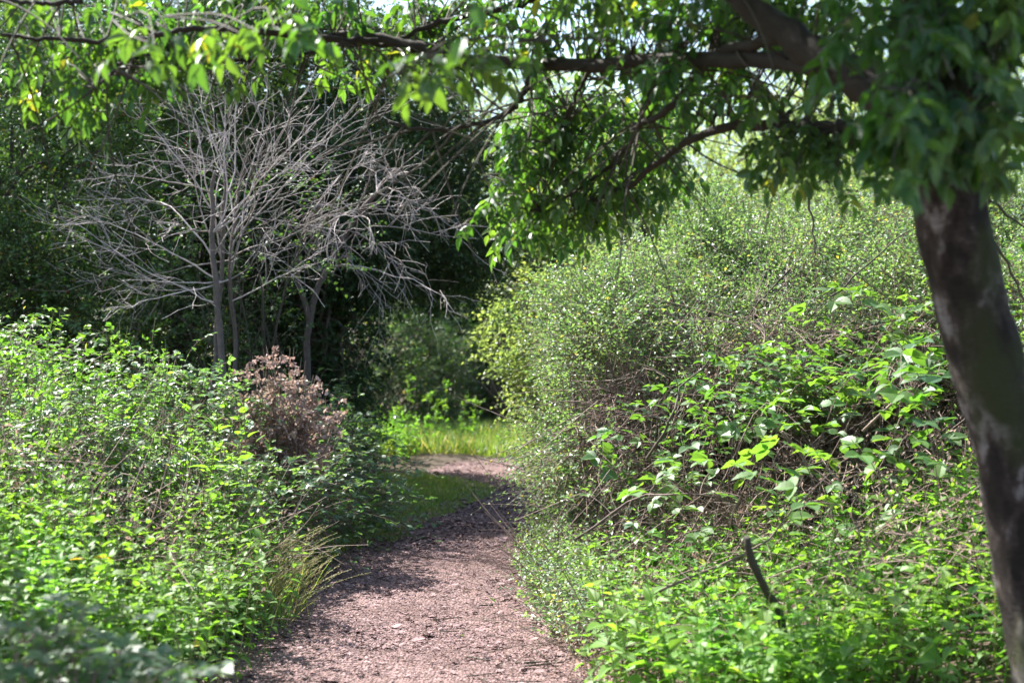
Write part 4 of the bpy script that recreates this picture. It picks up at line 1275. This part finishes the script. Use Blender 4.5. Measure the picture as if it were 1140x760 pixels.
# ------------------------------------------------------------------ the big tree at the right with overhanging limbs
def big_tree():
    d0 = 4.5
    cl = [(1215, 965), (1190, 850), (1172, 760), (1146, 620), (1125, 500), (1098, 400), (1078, 320), (1062, 250), (1052, 190), (1046, 120), (1040, 60)]
    C = np.array([at(x, y, d0) for x, y in cl])
    C[0, 2] = ground(C[0, 0], C[0, 1]) - 0.1
    loc = np.array([C[0, 0], C[0, 1], float(ground(C[0, 0], C[0, 1]))])
    root = thing('leaning_tree', 'leaning mottled trunk at the right edge with leafy limbs across the top', 'tree', loc)
    # trunk
    mb = MB()
    P = resample(C, 220)
    rr = np.interp(np.linspace(0, 1, 220), [0, 0.12, 0.3, 0.6, 0.8, 1.0], [0.18, 0.135, 0.120, 0.113, 0.118, 0.105])
    n, sides = 220, 96
    T = unit(np.gradient(P, axis=0)); A = unit(np.cross(T, [0, 1, 0.01])); Bv = np.cross(T, A)
    th = np.arange(sides) * 2 * math.pi / sides
    V = P[:, None] + rr[:, None, None] * (np.cos(th)[None, :, None] * A[:, None] + np.sin(th)[None, :, None] * Bv[:, None])
    nn = noise3(V, 5.0, 2.0) * 0.008 + noise3(V, 14.0, 5.0) * 0.004 + noise3(V * np.array([1, 1, 0.35]), 60.0, 1.0) * 0.0025
    V = V + (V - P[:, None]) / rr[:, None, None] * nn[..., None]
    i = np.arange(n - 1)[:, None]; j = np.arange(sides)[None]
    q = np.stack([i * sides + j, i * sides + (j + 1) % sides, (i + 1) * sides + (j + 1) % sides, (i + 1) * sides + j], -1).reshape(-1, 4)
    mb.add(V.reshape(-1, 3), q, 0.5, 0, True)
    mb.build('trunk', M_TRUNK, root, loc)
    # limbs: photograph pixel + distance, radius start/end
    LIMBS = [
        ([(1046, 150, 4.5), (1000, 118, 4.6), (940, 78, 4.75), (880, 40, 4.9), (830, 0, 5.0), (790, -40, 5.1)], 0.075, 0.04),
        ([(1050, 160, 4.5), (1085, 110, 4.5), (1108, 60, 4.45), (1120, -20, 4.4)], 0.085, 0.06),
        ([(1040, 60, 4.5), (1030, 0, 4.5), (1040, -80, 4.5)], 0.10, 0.07),
        ([(940, 78, 4.75), (860, 68, 5.1), (745, 66, 5.6), (650, 72, 5.9), (540, 68, 6.1), (470, 52, 6.2), (400, 40, 6.3), (330, 42, 6.3), (270, 5, 6.4), (240, -30, 6.4)], 0.034, 0.016),
        ([(1045, 140, 4.6), (990, 140, 5.0), (900, 142, 5.4), (820, 140, 5.7), (760, 160, 6.0), (700, 206, 6.3), (640, 232, 6.5)], 0.032, 0.008),
        ([(880, 40, 4.9), (800, 60, 5.4), (770, 95, 5.6), (740, 125, 5.8), (705, 142, 6.0)], 0.024, 0.012),
        ([(590, 70, 6.0), (586, 98, 6.0), (565, 125, 6.0), (530, 138, 6.0), (480, 145, 5.9), (430, 135, 5.9)], 0.016, 0.006),
        ([(540, 68, 6.1), (480, 60, 6.2), (430, 50, 6.3), (380, 50, 6.4), (330, 62, 6.4), (260, 68, 6.4), (195, 60, 6.3)], 0.016, 0.007),
        ([(640, -40, 6.2), (590, 0, 6.2), (540, 12, 6.2), (480, 28, 6.3), (440, 45, 6.3)], 0.018, 0.010),
        ([(420, 45, 6.2), (330, 40, 6.0), (220, 30, 5.8), (150, 44, 5.7), (55, 43, 5.6), (0, 38, 5.5)], 0.016, 0.007),
        ([(150, 44, 5.7), (130, 75, 5.7), (105, 98, 5.7)], 0.007, 0.004),
        ([(90, 0, 5.5), (50, 3, 5.5), (-20, -2, 5.5)], 0.012, 0.008),
        ([(745, 66, 5.6), (720, 110, 5.9), (700, 160, 6.2), (660, 200, 6.4), (600, 235, 6.5)], 0.012, 0.005),
        ([(660, 72, 5.9), (640, 110, 6.2), (620, 160, 6.4), (610, 230, 6.5)], 0.009, 0.004),
    ]
    paths = []
    for pts, r0, r1 in LIMBS:
        P = resample([at(x, y, d) for x, y, d in pts], 10 + 5 * len(pts), 0.004)
        m = MB(); tubes(m, P, np.linspace(r0, r1, len(P))[None], 10, wob=0.05, tint=0.3)
        m.build('limb', M_BARKD, root, loc)
        paths.append(P)
    AP = np.concatenate(paths)
    # leafy regions: (polygon in photograph pixels, distance range, number of sprays)
    REG = [
        ([(0, -30), (330, -30), (330, 60), (200, 90), (160, 120), (90, 150), (30, 100), (0, 100)], (5.6, 6.4), 225),
        ([(330, -30), (560, -30), (560, 80), (470, 100), (330, 70)], (5.9, 6.9), 110),
        ([(430, 50), (530, 60), (520, 95), (480, 100), (430, 95)], (3.9, 4.3), 9),
        ([(150, 20), (330, 20), (330, 50), (160, 60)], (4.1, 4.6), 12),
        ([(560, 90), (760, 90), (790, 150), (760, 215), (700, 235), (640, 270), (560, 275), (525, 245), (545, 150)], (6.0, 7.2), 330),
        ([(540, -30), (780, -30), (780, 70), (540, 80)], (5.6, 6.9), 130),
        ([(760, -20), (860, -30), (880, 40), (850, 100), (900, 160), (830, 170), (770, 120), (700, 60)], (5.1, 6.1), 105),
        ([(640, -30), (900, -40), (900, 0), (640, -8)], (4.8, 6.0), 60),
        ([(900, -30), (1160, -30), (1160, 160), (1040, 175), (985, 170), (975, 110), (900, 30)], (3.5, 4.6), 118),
        ([(850, -30), (1000, -30), (990, 110), (930, 65), (880, 20)], (5.1, 6.0), 60),
        ([(830, 135), (960, 135), (1000, 195), (930, 215), (860, 200)], (4.8, 5.6), 70),
        ([(960, 90), (1150, 70), (1150, 165), (990, 185)], (3.4, 3.9), 60),
    ]
    lm, wm = MB(), MB()
    for poly, (d1, d2), n in REG:
        n = int(n * 0.62); d1 += 0.25; d2 += 0.15
        q = scatter_poly(poly, n)
        dd = R.uniform(d1, d2, n)
        T = np.stack([(q[:, 0] - 570) / F * dd, dd, CAMZ + (400 - q[:, 1]) / F * dd], -1)
        # twig from the nearest limb
        dist = np.linalg.norm(T[:, None] - AP[None], axis=2)
        near = AP[dist.argmin(1)]
        dm = dist.min(1)
        v = T - near
        Lc = np.maximum(dm, 0.05)
        # limit very long leaders by starting from a point 0.55 m away
        st = np.where(dm[:, None] > 0.6, T - v / Lc[:, None] * 0.6, near)
        mid = (st + T) / 2 + UP * 0.06 + R.normal(size=T.shape) * 0.03
        cv = np.stack([resample([a, b, c], 6) for a, b, c in zip(st, mid, T)])
        tubes(wm, cv, np.linspace(0.0045, 0.0022, 6)[None] * np.ones((n, 1)), 4)
        # three or four pinnate leaves per spray, hanging
        for rep in range(2):
            t = R.uniform(0.45, 1.0, n) * 4.99
            i = t.astype(int); u = (t - i)[:, None]
            ar = np.arange(n)
            Q = cv[ar, i] * (1 - u) + cv[ar, i + 1] * u
            az = R.uniform(0, 2 * math.pi, n)
            RD = unit(np.stack([np.cos(az), np.sin(az), R.uniform(-0.9, 0.15, n)], -1))
            RL = R.uniform(0.09, 0.16, n)
            B = np.stack([R.normal(size=n) * 0.1, R.normal(size=n) * 0.1, -0.45 * np.ones(n)], -1)
            rc = curve_batch(Q, RD, RL, B, 5)
            tubes(wm, rc, np.full((n, 5), 0.0010), 3, tint=0.9)
            sidev = unit(np.cross(RD, UP) + R.normal(size=RD.shape) * 0.15)
            NB_ = unit(np.cross(sidev, RD)); NB_ *= np.sign(NB_[:, 2:3] + 1e-6)
            tnt = np.clip(R.random(n) * 0.9 + 0.05, 0, 0.97)
            for kk, tt in enumerate((0.35, 0.62, 0.86)):
                Z = Q + RL[:, None] * (RD * tt + B * tt * tt)
                T2 = unit(RD + 2 * B * tt)
                for sg in (-1, 1):
                    D = unit(T2 * 0.55 + sidev * sg * 0.85 - UP * 0.25 + R.normal(size=T2.shape) * 0.28)
                    LL = R.uniform(0.040, 0.068, n) * (0.8 + 0.2 * kk) * (1.25 if d2 < 5 else 1.0)
                    leaves(lm, Z, D, NB_ + R.normal(size=D.shape) * 0.4, LL, LL * 0.50, T_LANCE, np.clip(tnt + R.normal(size=n) * 0.06, 0, 1))
            Z = rc[:, -1]
            LL = R.uniform(0.055, 0.080, n)
            leaves(lm, Z, unit(T2 - UP * 0.6), NB_ + R.normal(size=NB_.shape) * 0.3, LL, LL * 0.48, T_LANCE, tnt)
    m = 170
    S = AP[R.integers(0, len(AP), m)]
    S = S[S[:, 1] > 5.0]
    dv = unit(R.normal(size=S.shape) * np.array([1, 0.5, 0.6]) - UP * 0.35)
    tubes(wm, curve_batch(S, dv, R.uniform(0.2, 0.7, len(S)), R.normal(size=S.shape) * 0.25 - UP * 0.1, 8), np.linspace(0.0055, 0.0020, 8)[None] * np.ones((len(S), 1)), 5)
    # leaves well above the frame shade the foreground: the rest of the crown
    q = scatter_poly([(-0.2, 3.4), (2.8, 3.4), (2.8, 6.0), (-1.4, 6.6), (-1.0, 4.6)], 1500)
    T = np.stack([q[:, 0], q[:, 1], R.uniform(3.12, 4.5, len(q)) + 0.42 * np.maximum(q[:, 1] - 4.5, 0)], -1)
    sprigs(lm, wm, T, unit(R.normal(size=T.shape)), R.uniform(0.3, 0.6, len(T)), 16, 0.095, 0.045, T_LANCE, -0.3, rad=0.003)
    lm.build('crown', M_ASH, root, loc)
    wm.build('twigs', M_TWIG, root, loc)


big_tree()
